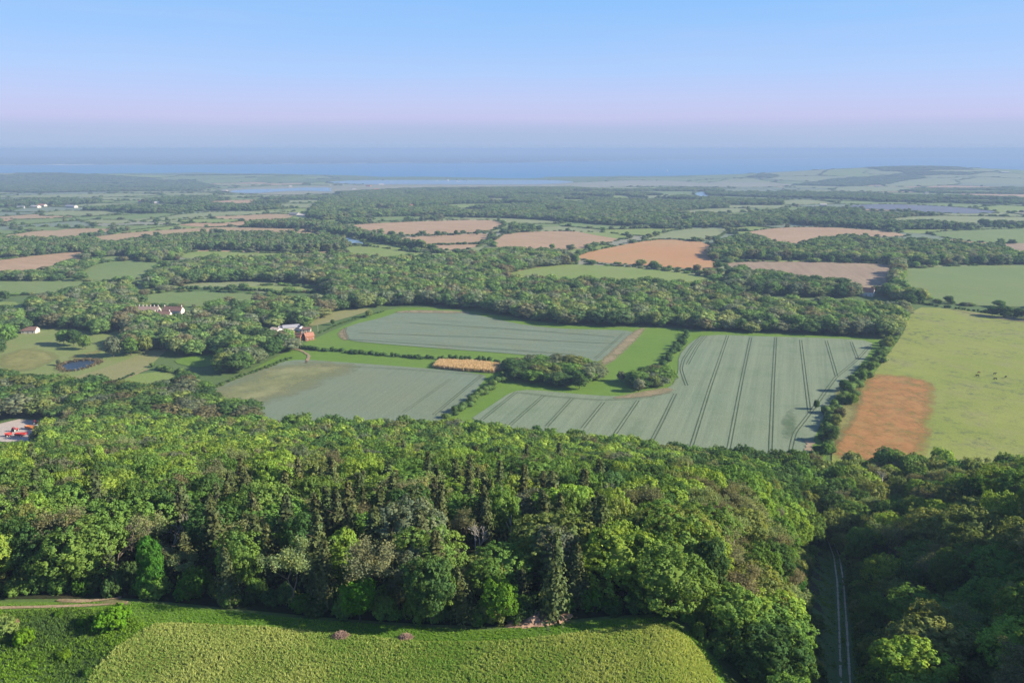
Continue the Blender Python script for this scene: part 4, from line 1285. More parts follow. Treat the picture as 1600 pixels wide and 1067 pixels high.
for t in SEL:
    x, y, z, kind, tint, sx, sz, h, rz = t[:9]
    e = empty(NMS[kind], (x, y, z - 0.3), t[15], CATS[kind], {'broad': "trees of the near wood", 'con': "conifers of the near wood", 'ash': "thin-leaved trees of the near wood"}[kind], rz)
    e.scale = (sx, sx * rng.uniform(.9, 1.1), sz)
    e.rotation_euler[0] = rng.uniform(-.05, .05); e.rotation_euler[1] = rng.uniform(-.05, .05)
    if kind == 'broad':
        ps = [("crown", BL0[rng.integers(len(BL0))]), ("trunk", TR[rng.integers(3)])]
    elif kind == 'con':
        ps = [("crown", CN0[rng.integers(len(CN0))]), ("trunk", TRC[0])]
    else:
        a = ASH0[rng.integers(len(ASH0))]
        ps = [("crown", a[1]), ("branches", a[0])]
    for nm, me in ps:
        o = bpy.data.objects.new(nm, me); col.objects.link(o); o.parent = e
        if nm == "crown": o['tint'] = tint

rest = [t for t in T if id(t) not in selid]
# lower storey that closes the wood floor between trunks
PRO = BL0 + CN0 + [a[1] for a in ASH0] + [a[0] for a in ASH0] + BL1 + CN1 + [a[1] for a in ASH1] + [a[0] for a in ASH1] + SHR
iB0, iC0, iA0, iAb0 = 0, 6, 10, 13
iB1, iC1, iA1, iAb1, iS = 16, 21, 23, 25, 27
P = []; S = []; RZ = []; ID = []; TT = []
for t in rest:
    x, y, z, kind, tint, sx, sz, h, rz = t[:9]
    near = t[11] < 330 and -100 < t[9] < 1700
    if kind == 'broad': ids = [(iB0 + rng.integers(6)) if near else (iB1 + rng.integers(5))]
    elif kind == 'con': ids = [(iC0 + rng.integers(4)) if near else (iC1 + rng.integers(2))]
    else:
        k = rng.integers(3) if near else rng.integers(2)
        ids = [iA0 + k, iAb0 + k] if near else [iA1 + k, iAb1 + k]
    for q in ids:
        P.append((x, y, z - 0.3)); S.append((sx, sx, sz)); RZ.append(rz); ID.append(q); TT.append(tint)
und = gn_scatter("woodland", P, S, RZ, ID, TT, PRO)
tag(und, "unbroken canopy of mixed green trees filling the slope behind the front ranks", kind='stuff')

# scrub along the wood's foot and the gully sides
P = []; S = []; RZ = []; ID = []; TT = []
edl = open_line(EW, 3.2)
for x, y in edl:
    for k in range(3):
        if rng.random() < 0.75:
            xx, yy = x + rng.normal() * 1.6, y + rng.uniform(1.2, 6)
            P.append((xx, yy, float(H(xx, yy)) - 0.2)); s = rng.uniform(0.45, 1.15); S.append((s, s, s * rng.uniform(.9, 1.6)))
            RZ.append(rng.uniform(0, 6)); ID.append(rng.integers(3)); TT.append(jit([MID, DEEP, OLIVE, (0.09, 0.2, 0.03)][rng.integers(4)], .3))
gx_line = lambda yy_: np.interp(yy_, gl[:, 1], gl[:, 0])
for yy in np.arange(100, 330, 1.6):
    for sg, off in ((-1, 11), (1, 8)):
        for k in range(2):
            xx = xg(yy) + sg * (off + (rng.uniform(-6.5, 4) if sg < 0 else rng.uniform(-3.0, 4)) * rng.random() ** .5); y2 = yy + rng.uniform(-1, 1)
            if abs(xx - gx_line(y2)) < 3.6: continue
            P.append((xx, y2, float(H(xx, y2)) - 0.2)); s = rng.uniform(0.5, 1.2); S.append((s, s, s)); RZ.append(rng.uniform(0, 6)); ID.append(rng.integers(3)); TT.append(jit([MID, DEEP, OLIVE][rng.integers(3)], .3))
o = gn_scatter("undergrowth", P, S, RZ, ID, TT, SHR)
tag(o, "low green scrub along the foot of the wood and the gully sides", kind='stuff')

# ---- shrubs in the dell
DELL = [(177, 973, 3.6, 1.25, (0.13, 0.27, 0.02), "large round bright green bush in the scrubby dell by the path"),
        (38, 998, 2.4, 1.1, (0.15, 0.27, 0.02), "small rounded lime bush low in the dell, its shadow falling on dark grass"),
        (130, 968, 1.5, 1.2, (0.11, 0.22, 0.02), "flat little green bush just below the bare footpath end"),
        (8, 980, 2.6, 1.5, (0.20, 0.28, 0.08), "pale yellow-green bush at the dell's outer rim"),
        (136, 1048, 1.2, 1.0, (0.09, 0.17, 0.03), "tiny dark bush near the crop's slanting edge"),
        (100, 1020, 1.1, 1.9, (0.14, 0.24, 0.02), "low spreading lime scrub patch in the middle of the dell"),
        (48, 1035, 0.9, 1.6, (0.11, 0.21, 0.02), "ground-hugging scrub clump at the bottom of the dell"),
        (20, 972, 1.4, 1.1, (0.28, 0.20, 0.14), "pinkish-brown dry bush beside the footpath"),
        (92, 955, 1.0, 1.3, (0.09, 0.18, 0.02), "low dark green tussock bush right beside the footpath")]
for u, v, h, wd, tt, lb in DELL:
    x, y = U([(u, v + 6)])[0]
    place("shrub", lb, "shrub", x, y, h, [("foliage", SHR[rng.integers(3)])], "shrubs in the scrubby dell", wide=wd * 0.8, base_h=3.0, tint=tt, sink=0.15)

# ---- brush heaps, bank
def heap(u, v, h, w, label, c, n=420):
    x, y = U([(u, v)])[0]; z = float(H(x, y))
    r = np.random.default_rng(int(u))
    segs = []
    for i in range(n):
        a = r.uniform(0, 6.28); q = math.sqrt(r.random())
        c0 = np.array([math.cos(a) * q * w, math.sin(a) * q * w * .8, h * (1 - q * q) * r.uniform(0, 1)])
        d = unit(r.normal(size=3) * np.array([1, 1, .5]))
        segs.append((c0 - d * .5, c0 + d * .5, .035, .015))
    V, F = tubes(segs, 4)
    o = mesh_obj("brush_heap", V, F, c); o.location = (x, y, z)
    tag(o, label, "brush heap", "brush heaps on the verge")
HB = plain("dry_brush", (0.36, 0.24, 0.19), 0.95, nz=0.3)
heap(533, 996, 1.1, 1.5, "pinkish heap of cut brush on the crop's edge, nearer the footpath end", HB)
heap(634, 998, 1.0, 1.2, "small pinkish heap of cut brush on the crop's edge, nearer the earth bank", HB)
bx, by = U([(842, 968)])[0]
gx, gy = np.meshgrid(np.linspace(-1, 1, 40), np.linspace(-1, 1, 24), indexing='ij')
rr = np.sqrt(gx ** 2 + gy ** 2)
zz = np.maximum(0, 1 - rr ** 2) * 1.9 * (0.7 + 0.3 * np.sin(gx * 9) * np.sin(gy * 7 + 1)) - 0.15 + rng.normal(size=gx.shape) * .05
VX = bx + gx * 6.5; VY = by + gy * 3.2 + gx * 1.3
V = np.stack([VX, VY, H(VX, VY) + zz], -1).reshape(-1, 3)
i, j = np.meshgrid(np.arange(39), np.arange(23), indexing='ij'); a = (i * 24 + j).ravel()
o = mesh_obj("earth_bank", V, np.stack([a, a + 24, a + 25, a + 1], 1), plain("pink_earth", (0.38, 0.24, 0.16), .95, nz=.4, scale=.6), smooth=True)
tag(o, "bare pinkish earth bank in a gap at the foot of the wood", "earth bank")

# ---- the tall crop: thousands of yellow-green tufts
def tuft(seed, n, h, spread):
    r = np.random.default_rng(seed)
    V = []; F = []
    for i in range(n):
        a = r.uniform(0, 6.28); q = r.uniform(0, spread)
        b = np.array([math.cos(a) * q, math.sin(a) * q, 0]); d = np.array([r.normal() * .25, r.normal() * .25, 1]) * h * r.uniform(.6, 1.15)
        w = np.array([math.sin(a + 1), math.cos(a + 1), 0]) * 0.06
        k = len(V)
        V += [b - w, b + w, b + d * .6 + w * 1.3, b + d * .6 - w * 1.3, b + d * 1.0 + w * .4, b + d * 1.0 - w * .4]
        F += [(k, k + 1, k + 2, k + 3), (k + 3, k + 2, k + 4, k + 5)]
    return mesh_obj("tuft", np.array(V), np.array(F), LEAF, link=False).data
TUFTS = [tuft(600 + i, 11, 0.62, 0.28) for i in range(4)]
cw = U([(120, 1120), (135, 1060), (180, 1015), (222, 985), (250, 974), (330, 976), (520, 988), (640, 1003), (760, 1005), (900, 991), (1000, 976), (1048, 980), (1083, 1005), (1110, 1040), (1128, 1080), (1145, 1140), (120, 1140)])
cw = smooth_poly(cw, 1)
x0, y0 = cw.min(0); x1, y1 = cw.max(0)
n = int((x1 - x0) * (y1 - y0) * 20)
pp = np.stack([rng.uniform(x0, x1, n), rng.uniform(y0, y1, n)], 1)
pp = pp[inside(cw, pp[:, 0], pp[:, 1])]
f1 = np.sin(pp[:, 0] * .33 + 1.2 * np.sin(pp[:, 1] * .21)) * np.sin(pp[:, 1] * .28 + pp[:, 0] * .07)
f2 = np.sin(pp[:, 0] / 11.0 + 2.2 + pp[:, 1] / 30)
yel = np.clip(0.58 + 0.25 * f1 + 0.28 * f2 + rng.normal(size=len(pp)) * .22, 0, 1)[:, None]
TT = (1 - yel) * np.array([[0.18, 0.32, 0.06]]) + yel * np.array([[0.38, 0.43, 0.15]])
S = rng.uniform(.38, .78, len(pp)) * (1 + .2 * f1)
o = gn_scatter("tall_crop", np.column_stack([pp, H(pp[:, 0], pp[:, 1])]), np.stack([S, S, S], 1), rng.uniform(0, 6.28, len(pp)), rng.integers(0, 4, len(pp)), TT, TUFTS)
tag(o, "thick yellow-green standing crop filling the field before the wood", kind='stuff')

# verge and dell grass
gp = U([(-60, 948), (0, 946), (190, 940), (300, 950), (500, 970), (760, 986), (900, 975), (1030, 966), (1080, 990), (1140, 1060), (1175, 1140), (-60, 1140)])
x0, y0 = gp.min(0); x1, y1 = gp.max(0)
n = int((x1 - x0) * (y1 - y0) * 9.0)
pp = np.stack([rng.uniform(x0, x1, n), rng.uniform(y0, y1, n)], 1)
pp = pp[inside(gp, pp[:, 0], pp[:, 1]) & ~inside(cw, pp[:, 0], pp[:, 1])]
gx_ = np.sin(pp[:, 0] * .21 + 3) * np.sin(pp[:, 1] * .27 + 1) * .5 + .5 + rng.normal(size=len(pp)) * .2
gx_ = np.clip(gx_, 0, 1)[:, None]
dell = inside(U([(-120, 958), (0, 957), (110, 952), (185, 956), (225, 976), (215, 990), (170, 1025), (125, 1065), (100, 1150), (-120, 1150)]), pp[:, 0], pp[:, 1])[:, None]
TT = np.where(dell, (1 - gx_) * np.array([[0.075, 0.135, 0.045]]) + gx_ * np.array([[0.16, 0.28, 0.03]]), (1 - gx_) * np.array([[0.13, 0.27, 0.03]]) + gx_ * np.array([[0.20, 0.33, 0.045]]))
S = rng.uniform(.22, .5, len(pp)) * (1 + .8 * dell[:, 0])
pth = U([(-60, 952), (0, 950), (60, 949), (110, 947), (160, 946), (200, 942)])
dp = np.min(np.linalg.norm(pp[:, None] - densify(pth, 1.0)[None][:, :-60] if False else pp[:, None] - np.concatenate([np.linspace(a, b, 30) for a, b in zip(pth[:-1], pth[1:])])[None], axis=2), 1)
k = dp > 0.9
pp = pp[k]; TT = TT[k]; S = S[k]
o = gn_scatter("grass", np.column_stack([pp, H(pp[:, 0], pp[:, 1])]), np.stack([S * 1.3, S * 1.3, S], 1), rng.uniform(0, 6.28, len(pp)), rng.integers(0, 4, len(pp)), TT, TUFTS)
tag(o, "rough and mown grass of the verge and the dell", kind='stuff')

gy = rng.uniform(85, 335, 26000); gx2 = xg(gy) + rng.uniform(-15, 11, len(gy))
kk_ = np.ones(len(gy), bool)
gl_ = np.concatenate([np.linspace(a, b, 40) for a, b in zip(gl[:-1], gl[1:])])
dd_ = np.min(np.linalg.norm(np.stack([gx2, gy], 1)[:, None] - gl_[None], axis=2), 1)
kk_ = (dd_ > 1.7) | (dd_ < 0.35)
gx2 = gx2[kk_]; gy = gy[kk_]
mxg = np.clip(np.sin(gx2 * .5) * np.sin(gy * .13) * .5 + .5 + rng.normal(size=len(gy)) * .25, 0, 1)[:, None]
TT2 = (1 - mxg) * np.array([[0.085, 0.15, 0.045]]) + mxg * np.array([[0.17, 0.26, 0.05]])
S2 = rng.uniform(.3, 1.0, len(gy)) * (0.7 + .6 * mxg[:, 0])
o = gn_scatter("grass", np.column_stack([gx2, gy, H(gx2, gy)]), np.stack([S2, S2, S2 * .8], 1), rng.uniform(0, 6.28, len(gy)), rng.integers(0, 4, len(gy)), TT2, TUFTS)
tag(o, "shaded rough grass either side of the wheel tracks in the gully", kind='stuff')

# ---- dry maize strip
mz = U([(678, 575), (686, 566), (740, 568), (786, 573), (790, 576), (770, 583), (720, 580)])
x0, y0 = mz.min(0); x1, y1 = mz.max(0)
n = int((x1 - x0) * (y1 - y0) * 3.5)
pp = np.stack([rng.uniform(x0, x1, n), rng.uniform(y0, y1, n)], 1)
pp = pp[inside(mz, pp[:, 0], pp[:, 1])]
MZ = [tuft(650 + i, 14, 1.0, 0.4) for i in range(3)]
S = rng.uniform(2.2, 3.4, len(pp))
TT = np.array([[0.60, 0.45, 0.30]]) * rng.uniform(.75, 1.2, (len(pp), 1))
o = gn_scatter("dry_maize", np.column_stack([pp, H(pp[:, 0], pp[:, 1])]), np.stack([S * .8, S * .8, S], 1), rng.uniform(0, 6.28, len(pp)), rng.integers(0, 3, len(pp)), TT, MZ)
tag(o, "strip of dry straw-coloured maize between the wheat fields", kind='stuff')
FIELDS_W.append(mz)

# ================================================================== hedges
def hedge(px, h, w, label, tint, s=1.0, gap=0.0, cs=0.8, dens=1.0):
    line = U(px)
    L = np.concatenate([np.linspace(a, b, max(2, int(np.linalg.norm(b - a) / (0.8 * h)))) for a, b in zip(line[:-1], line[1:])])
    r = np.random.default_rng(abs(hash(label)) % 1000 if False else len(label) * 7 + int(px[0][0]))
    Vs = []; Fs = []
    C = []; N = []
    iv, if_ = ICO1
    for p in L:
        if r.random() < gap: continue
        p = p + r.normal(size=2) * 0.35 * w
        hh = h * r.uniform(.6, 1.25); ww = w * r.uniform(.7, 1.2)
        z = float(H(p[0], p[1]))
        c = np.array([p[0], p[1], z + hh * .48])
        sc = np.array([ww * .62, ww * .62, hh * .55])
        Vs.append(iv * sc * .88 * (1 + .1 * r.normal(size=(len(iv), 1))) + c); Fs.append(tri_as_quad(if_))
        n_ = int(40 * dens)
        d = unit(r.normal(size=(n_, 3))); d[:, 2] = np.abs(d[:, 2]) * 1.0 - .15
        C.append(c + d * sc * r.uniform(.85, 1.2, (n_, 1))); N.append(d + r.normal(size=d.shape) * .4)
    V, F = cards(np.concatenate(C), np.concatenate(N), cs, r)
    Vs.append(V); Fs.append(F)
    V, F = quads_to(Vs, Fs)
    o0 = V.mean(0); o0[2] = V[:, 2].min()
    o = mesh_obj("hedge", V - o0, F, LEAF)
    o.location = o0
    o['tint'] = [float(v) for v in tint]
    tag(o, label, "hedge", "hedges between the fields")
DG = (0.055, 0.105, 0.035); MG = (0.095, 0.155, 0.045)
hedge([(455, 540), (480, 546), (520, 549), (560, 552), (600, 556)], 3.4, 4, "dark hedge running out from the red-brick houses between the wheat fields", DG)
hedge([(604, 556), (640, 559), (690, 562)], 3.0, 3.4, "hedge stretch between the wheat fields ending at the dry maize", DG)
hedge([(700, 561), (750, 564), (795, 569)], 4.0, 4, "dark hedge behind the strip of dry maize", DG)
hedge([(788, 590), (768, 604), (745, 622), (722, 640), (704, 655)], 4.2, 5.5, "broad scrubby hedge slanting between the left and right wheat fields", MG, dens=1.5)
hedge([(1078, 522), (1068, 535), (1052, 552), (1040, 565), (1030, 580)], 4.5, 5, "bushy hedge climbing beside the bright green strip to the willow copse", DG, gap=.12, dens=1.5)
hedge([(1432, 474), (1480, 481), (1535, 488)], 2.6, 3, "low gappy hedge between the pasture and the green field", DG, gap=.15)
hedge([(1535, 488), (1570, 493), (1640, 500)], 3.0, 4, "dark hedge under the clump of trees beside the pasture", DG)
hedge([(915, 410), (960, 416), (1040, 420), (1085, 426)], 2.4, 3, "thin dark hedge below the orange ploughland", DG)
hedge([(1085, 426), (1110, 428), (1128, 432)], 3.5, 5, "short thick hedge at the corner of the orange ploughland", DG)
hedge([(98, 436), (120, 424), (140, 412), (156, 403)], 4.5, 7, "bushy hedge slanting up beside the pink ploughland", DG)
hedge([(-30, 437), (40, 437), (95, 438)], 3.5, 4, "straight dark hedge along the foot of the pink ploughland", DG)
hedge([(250, 452), (300, 452), (370, 453), (420, 456), (445, 462)], 4, 5, "dark hedge above the curved green field", DG)
hedge([(240, 574), (262, 580), (285, 586), (305, 590)], 4, 5, "hedge between the tan meadow and the small green paddock", MG)
hedge([(155, 607), (180, 597), (210, 585)], 1.4, 1.6, "knee-high clipped hedge beside the pale drive", DG)
hedge([(305, 618), (345, 602), (380, 588), (430, 570), (455, 560)], 2.0, 3.0, "rough low hedge along the upper rim of the left wheat field", MG, gap=.35)
hedge([(1190, 436), (1240, 444), (1290, 450), (1340, 456)], 3.5, 5, "long hedge along the foot of the mauve seedbed", DG)
hedge([(1400, 520), (1384, 545), (1360, 575), (1336, 600)], 4.5, 6, "tall hedge between wheat and pasture, its upper half", MG, dens=1.4)
hedge([(1336, 600), (1318, 628), (1300, 655), (1290, 690), (1284, 715)], 4.8, 6.5, "tall hedge between wheat and pasture, its lower half by the orange patch", MG, dens=1.4)
hedge([(640, 386), (690, 383), (750, 382), (768, 375), (772, 366)], 5, 8, "hedge wrapping the small pink field in the middle distance", DG)
hedge([(590, 367), (640, 369), (700, 368), (760, 364)], 4, 6, "dotted tree hedge between the two pink fields", DG, gap=.45)
hedge([(0, 381), (60, 379), (125, 376)], 5, 8, "hedge under the tan field in the distance", DG)
hedge([(130, 370), (155, 366), (190, 362)], 8, 10, "short row of dark bushes jutting into the tan fields", DG)
hedge([(1380, 353), (1440, 354), (1520, 355), (1620, 356)], 7, 10, "long dark line of hedge between the two pale far fields", DG)
hedge([(500, 520), (530, 507), (560, 497), (600, 487)], 1.2, 2, "thin low field-edge hedge above the upper wheat", MG, gap=.3)

# ================================================================== individual trees of the middle distance
MT = [
    # u, v(base), height, width, tint, label
    (116, 541, 16, 1.2, DEEP, "dark spreading tree standing on the park lawn, its shadow stretched along the grass"),
    (100, 538, 13, 1.1, MID, "smaller tree at the shadow end of the lawn clump"),
    (133, 546, 13, 1.0, MID, "round green tree at the sunny end of the lawn clump"),
    (178, 558, 17, 1.0, GREY, "grey-green tree at the lawn's corner above the tan meadow"),
    (205, 556, 17, 1.1, MID, "tall leafy tree on the meadow's upper edge beside the grey-green one"),
    (228, 552, 16, 1.0, OLIVE, "olive tree furthest along the meadow's upper edge"),
    (92, 571, 5, 1.0, GREY, "small round bush-like tree beside the pond"),
    (10, 540, 20, 1.2, MID, "big bright-crowned tree at the park's edge near the thatched houses"),
    (-6, 560, 17, 1.2, DEEP, "dark lower tree in front of the big bright-crowned park tree"),
    (8, 470, 12, 1.3, DEEP, "round dark tree alone in the pale field beyond the park"),
    (308, 498, 13, 1.2, OLIVE, "domed tree just behind the manor's end wall"),
    (285, 527, 14, 1.2, (0.12, 0.10, 0.06), "copper-brown tree below the manor"),
    (302, 530, 14, 1.2, OLIVE, "round olive tree beside the copper-brown one below the manor"),
    (262, 520, 15, 1.2, MID, "tallest tree in front of the manor"),
    (246, 530, 13, 1.0, (0.12, 0.18, 0.08), "weeping grey-green tree below the manor"),
    (330, 545, 11, 0.8, GREY, "slim grey tree beside the small paddock"),
    (520, 508, 6, 1.1, DEEP, "small round tree at the wheat's upper corner near the houses"),
    (551, 500, 3, 1.0, DEEP, "tiny dark bush on the pale grass slope"),
    (577, 496, 8, 1.2, OLIVE, "tree at the corner where the belt meets the upper wheat"),
    (575, 372, 13, 1.3, DEEP, "round tree on the rim of the distant pink field"),
    (612, 372, 14, 1.6, DEEP, "broad dark tree between the two pink fields, nearest the creek"),
    (654, 371, 10, 1.0, DEEP, "lone dark tree on the line between the pink fields"),
    (684, 370, 12, 1.4, DEEP, "paired trees' larger one on the line between the pink fields"),
    (713, 368, 11, 1.3, DEEP, "tree toward the far end of the line between the pink fields"),
    (745, 368, 8, 1.0, DEEP, "small bush-like tree at the far end of that pink field line"),
    (1170, 455, 14, 1.4, GREY, "broad pale-crowned tree beside the farm lane"),
    (1186, 452, 15, 1.1, DEEP, "tall dark tree standing above the broad pale-crowned one"),
    (1262, 455, 13, 1.2, MID, "yellow-green round tree left of the brick farmhouse's dark row"),
    (1300, 462, 12, 1.3, DEEP, "dark round tree next to the brick farmhouse"),
    (1322, 462, 11, 1.2, DEEP, "dark tree squeezed between farmhouse and round neighbour"),
    (1420, 478, 13, 1.5, DEEP, "dark tree at the joint of the three fields"),
    (1437, 474, 11, 1.3, DEEP, "smaller dark tree toward the gappy hedge"),
    (1405, 486, 12, 1.3, DEEP, "dark tree at the top corner of the pasture"),
    (1468, 477, 6, 1.1, DEEP, "dark bush-tree in the gappy hedge"),
    (1550, 494, 11, 1.5, DEEP, "first of the dark roadside trees beside the pasture's top"),
    (1568, 496, 12, 1.5, DEEP, "second of the dark roadside trees beside the pasture's top"),
    (1590, 497, 11, 1.5, DEEP, "third of the dark roadside trees beside the pasture's top"),
    (1610, 500, 11, 1.5, DEEP, "outermost of the dark roadside trees beside the pasture's top"),
    (905, 608, 12, 1.3, DEEP, "dark round tree at the front of the copse"),
    (920, 598, 13, 1.2, PALE, "pale silvery willow at the copse's end"),
    (868, 592, 12, 1.1, OLIVE, "brown-olive tree in the middle of the copse"),
    (835, 592, 11, 1.1, (0.13, 0.14, 0.06), "feathery brownish tree in the copse's near half"),
    (802, 594, 11, 1.1, DEEP, "dark tree closing the copse beside the slanting hedge"),
    (998, 612, 10, 1.2, PALE, "pale silvery willow in the small bushy clump by the wheat"),
    (1022, 606, 9, 1.1, OLIVE, "olive tree next to the silvery willow in the small clump"),
    (970, 596, 8, 1.0, GREY, "grey-green tree at the back of the small clump"),
    (1312, 655, 8, 1.3, (0.15, 0.15, 0.08), "brownish bushy tree in the hedge beside the orange patch"),
    (1290, 712, 8, 1.2, MID, "green tree where the hedge meets the near wood"),
    (1330, 632, 8, 1.2, MID, "round green tree in the hedge above the orange patch"),
    (1360, 580, 8, 1.2, MID, "middle tree of the hedge between wheat and pasture"),
    (1386, 545, 11, 1.2, OLIVE, "pale olive tree at the top of the hedge beside the belt"),
    (1318, 612, 9, 1.0, DEEP, "dark tree casting shadow where the tramlines meet beside the hedge"),
    (1305, 668, 9, 1.0, OLIVE, "olive tree low in the hedge beside the orange patch"),
    (1347, 597, 9, 0.9, MID, "slender green tree just above the orange patch corner in the hedge"),
    (1372, 562, 9, 0.9, DEEP, "dark tree in the upper hedge between wheat and pasture"),
    (1398, 528, 12, 1.1, GREY, "grey-green tree at the belt end of the wheat and pasture hedge"),
    (1298, 690, 10, 1.1, DEEP, "dark tree near the bare turning place at the wheat's foot"),
    (1275, 640, 7, 0.7, DEEP, "thin tree throwing a spear of shadow over the wheat"),
]
for u, v, h, wd, tt, lb in MT:
    x, y = U([(u, v)])[0]
    pr = BL1 if y < 900 else BL2
    place("broadleaf_tree", lb, "tree", x, y, h, [("crown", pr[rng.integers(len(pr))]), ("trunk", TR[rng.integers(3)])], "trees of the fields and park", wide=wd * 1.0, base_h=15.0, tint=jit(tt, .08))

# ================================================================== woods and far trees as stuff
def scatter_woods():
    P = []; Sx = []; Sz = []; TTs = []; IDs = []
    def add(pts, hlo, hhi, s, big=True, tone=None):
        if len(pts) == 0: return
        z = H(pts[:, 0], pts[:, 1])
        for (x, y), zz in zip(pts, z):
            h = rng.uniform(hlo, hhi)
            rad = s * rng.uniform(.55, 1.05)
            near = y < 1250
            con = near and rng.random() < 0.03
            if near: idx = rng.integers(0, 5) if y < 620 else 5 + rng.integers(0, 4)
            else: idx = 9 + rng.integers(0, 3)
            q = rng.random()
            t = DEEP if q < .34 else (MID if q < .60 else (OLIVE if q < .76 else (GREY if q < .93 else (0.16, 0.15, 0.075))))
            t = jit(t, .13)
            if y > 620: g_ = sum(t) / 3; t = [t[c] * .78 + g_ * .22 for c in range(3)]; t = [t[0] * 1.42, t[1] * 1.44, t[2] * 1.38]  # tints greyed and lightened with distance, putting haze into the colour
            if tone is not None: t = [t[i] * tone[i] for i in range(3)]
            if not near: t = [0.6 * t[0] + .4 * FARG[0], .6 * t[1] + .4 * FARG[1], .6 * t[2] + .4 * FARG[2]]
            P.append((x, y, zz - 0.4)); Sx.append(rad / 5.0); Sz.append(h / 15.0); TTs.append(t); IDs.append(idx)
    for k, w in WOODS_W.items():
        ym = w[:, 1].mean()
        x0, y0 = w.min(0); x1, y1 = w.max(0)
        s = float(np.clip(ym * 0.0050, 7.6, 34)) if ym > 1300 else 9.4
        g = grid_pts(x0 - 5, x1 + 5, y0 - 5, y1 + 5, s, .38)
        g = g[inside(w, g[:, 0], g[:, 1])]
        if k != 'west_low': g = g[~keep_out(g[:, 0], g[:, 1])]
        else: g = g[~inside(FIELDS_W[0], g[:, 0], g[:, 1])]
        if k == 'west_low':
            yd = U([(-60, 694), (-60, 664), (0, 658), (30, 652), (80, 656), (84, 676), (60, 694)])
            g = g[~inside(yd, g[:, 0], g[:, 1])]
            yc = U([(40, 668)])[0]; g = g[~((np.abs(g[:, 0] - yc[0] * g[:, 1] / yc[1]) < 15) & (g[:, 1] < yc[1] + 2))]
        if k == 'manor':
            g = g[rng.random(len(g)) < .78]
            for bu, bv, br in BLD:
                b = U([(bu, bv)])[0]
                g = g[np.linalg.norm(g - b, axis=1) > br]
        if k in ('big', 'far4', 'far5', 'far8', 'far7', 'far6') and len(g):      # rides and small clearings
            cl = np.sin(g[:, 0] / 170 + 1.7 * np.sin(g[:, 1] / 260)) * np.sin(g[:, 1] / (230 if ym < 2500 else 330) + g[:, 0] / 700)
            g = g[cl < (0.50 if k == 'big' else (-0.05 if k == 'far4' else 0.12))]
        hh = (9.5, 17) if ym < 3000 else (10, 14)
        if k == 'west_low': hh = (9, 13)
        if k in ('copse', 'copse_r'): hh = (7, 11)
        add(g, hh[0], hh[1], s, tone=(.8, .85, .9) if k.startswith('far') else None)  # far woods get a bluish haze tone mixed into their tint
    for poly, wood in cells:
        x0, y0 = poly.min(0); x1, y1 = poly.max(0); ym = poly[:, 1].mean()
        if ym < 900: continue
        s = float(np.clip(ym * 0.0052, 8, 34))
        if wood:
            g = grid_pts(x0, x1, y0, y1, s, .4)
            g = g[inside(poly, g[:, 0], g[:, 1])]
            if len(g): g = g[~keep_out(g[:, 0], g[:, 1])]
            add(g, 8, 13, s)
        for a, b in zip(poly, np.roll(poly, -1, 0)):
            Ln = np.linalg.norm(b - a)
            sh = max(4.0, ym * 0.0024)
            n_ = int(Ln / sh)
            if n_ < 2 or rng.random() < (0.5 if ym < 2200 else 0.35): continue
            tq = rng.random() < .35
            pts = a + (b - a) * ((np.arange(n_) + rng.uniform(-.2, .2, n_)) / n_)[:, None] + rng.normal(size=(n_, 2)) * sh * .2
            pts = pts[rng.random(n_) < .85]
            if not len(pts): continue
            pts = pts[~keep_out(pts[:, 0], pts[:, 1])]
            m = rng.random(len(pts)) < (0.06 if not tq else .22)
            add(pts[~m], 2.0, 3.6, sh * 1.1)
            add(pts[m], 6, 10, max(8.0, sh * 1.2))
    # random clumps along the traced fields' rims
    for w in FIELDS_W:
        ym = w[:, 1].mean()
        if ym < 850 or ym > 6500: continue
        for a, b in zip(w, np.roll(w, -1, 0)):
            Ln = np.linalg.norm(b - a); sh = max(4.0, ym * 0.0024)
            n_ = int(Ln / sh)
            if n_ < 1: continue
            nn = np.array([-(b - a)[1], (b - a)[0]]) / (Ln + 1e-6)
            for sg in (1, -1):
                tpts = a + (b - a) * rng.random(n_)[:, None] + nn * sg * sh * rng.uniform(.5, 1.0, (n_, 1))
                tpts = tpts[~keep_out(tpts[:, 0], tpts[:, 1])]
                if len(tpts):
                    tpts = tpts[rng.random(len(tpts)) < .5]; m = rng.random(len(tpts)) < .10
                    add(tpts[~m], 2.5, 4.5, sh * 1.1); add(tpts[m], 7, 11, max(8, sh * 1.2))
    # mainland woods
    n_ = 2600
    xx = rng.uniform(-16000, 18000, n_); yy = far_shore(xx) + 60 + rng.gamma(1.2, 3200, n_)
    k = (yy < 42000) & (np.abs(xx) < .72 * yy)
    xx, yy = xx[k], yy[k]
    zz = H(xx, yy)
    for x, y, z in zip(xx, yy, zz):
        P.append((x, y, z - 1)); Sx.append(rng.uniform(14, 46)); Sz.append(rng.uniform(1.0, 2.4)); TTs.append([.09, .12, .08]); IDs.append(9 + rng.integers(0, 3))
    Sx = np.array(Sx); Sz = np.array(Sz)
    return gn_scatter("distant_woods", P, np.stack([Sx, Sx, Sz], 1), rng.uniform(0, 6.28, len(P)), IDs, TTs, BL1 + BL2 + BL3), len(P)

BLD = [(250, 497, 24), (232, 495, 18), (272, 496, 22), (262, 503, 16), (420, 524, 15), (436, 520, 14), (455, 518, 15), (470, 518, 12), (466, 530, 13), (484, 531, 12), (470, 540, 10), (430, 532, 10), (36, 505, 14), (52, 516, 14)]
dw, nfar = scatter_woods()
tag(dw, "belts of woodland, hedgerows and copses reaching to the coast and beyond", kind='stuff')
print("far trees", nfar)

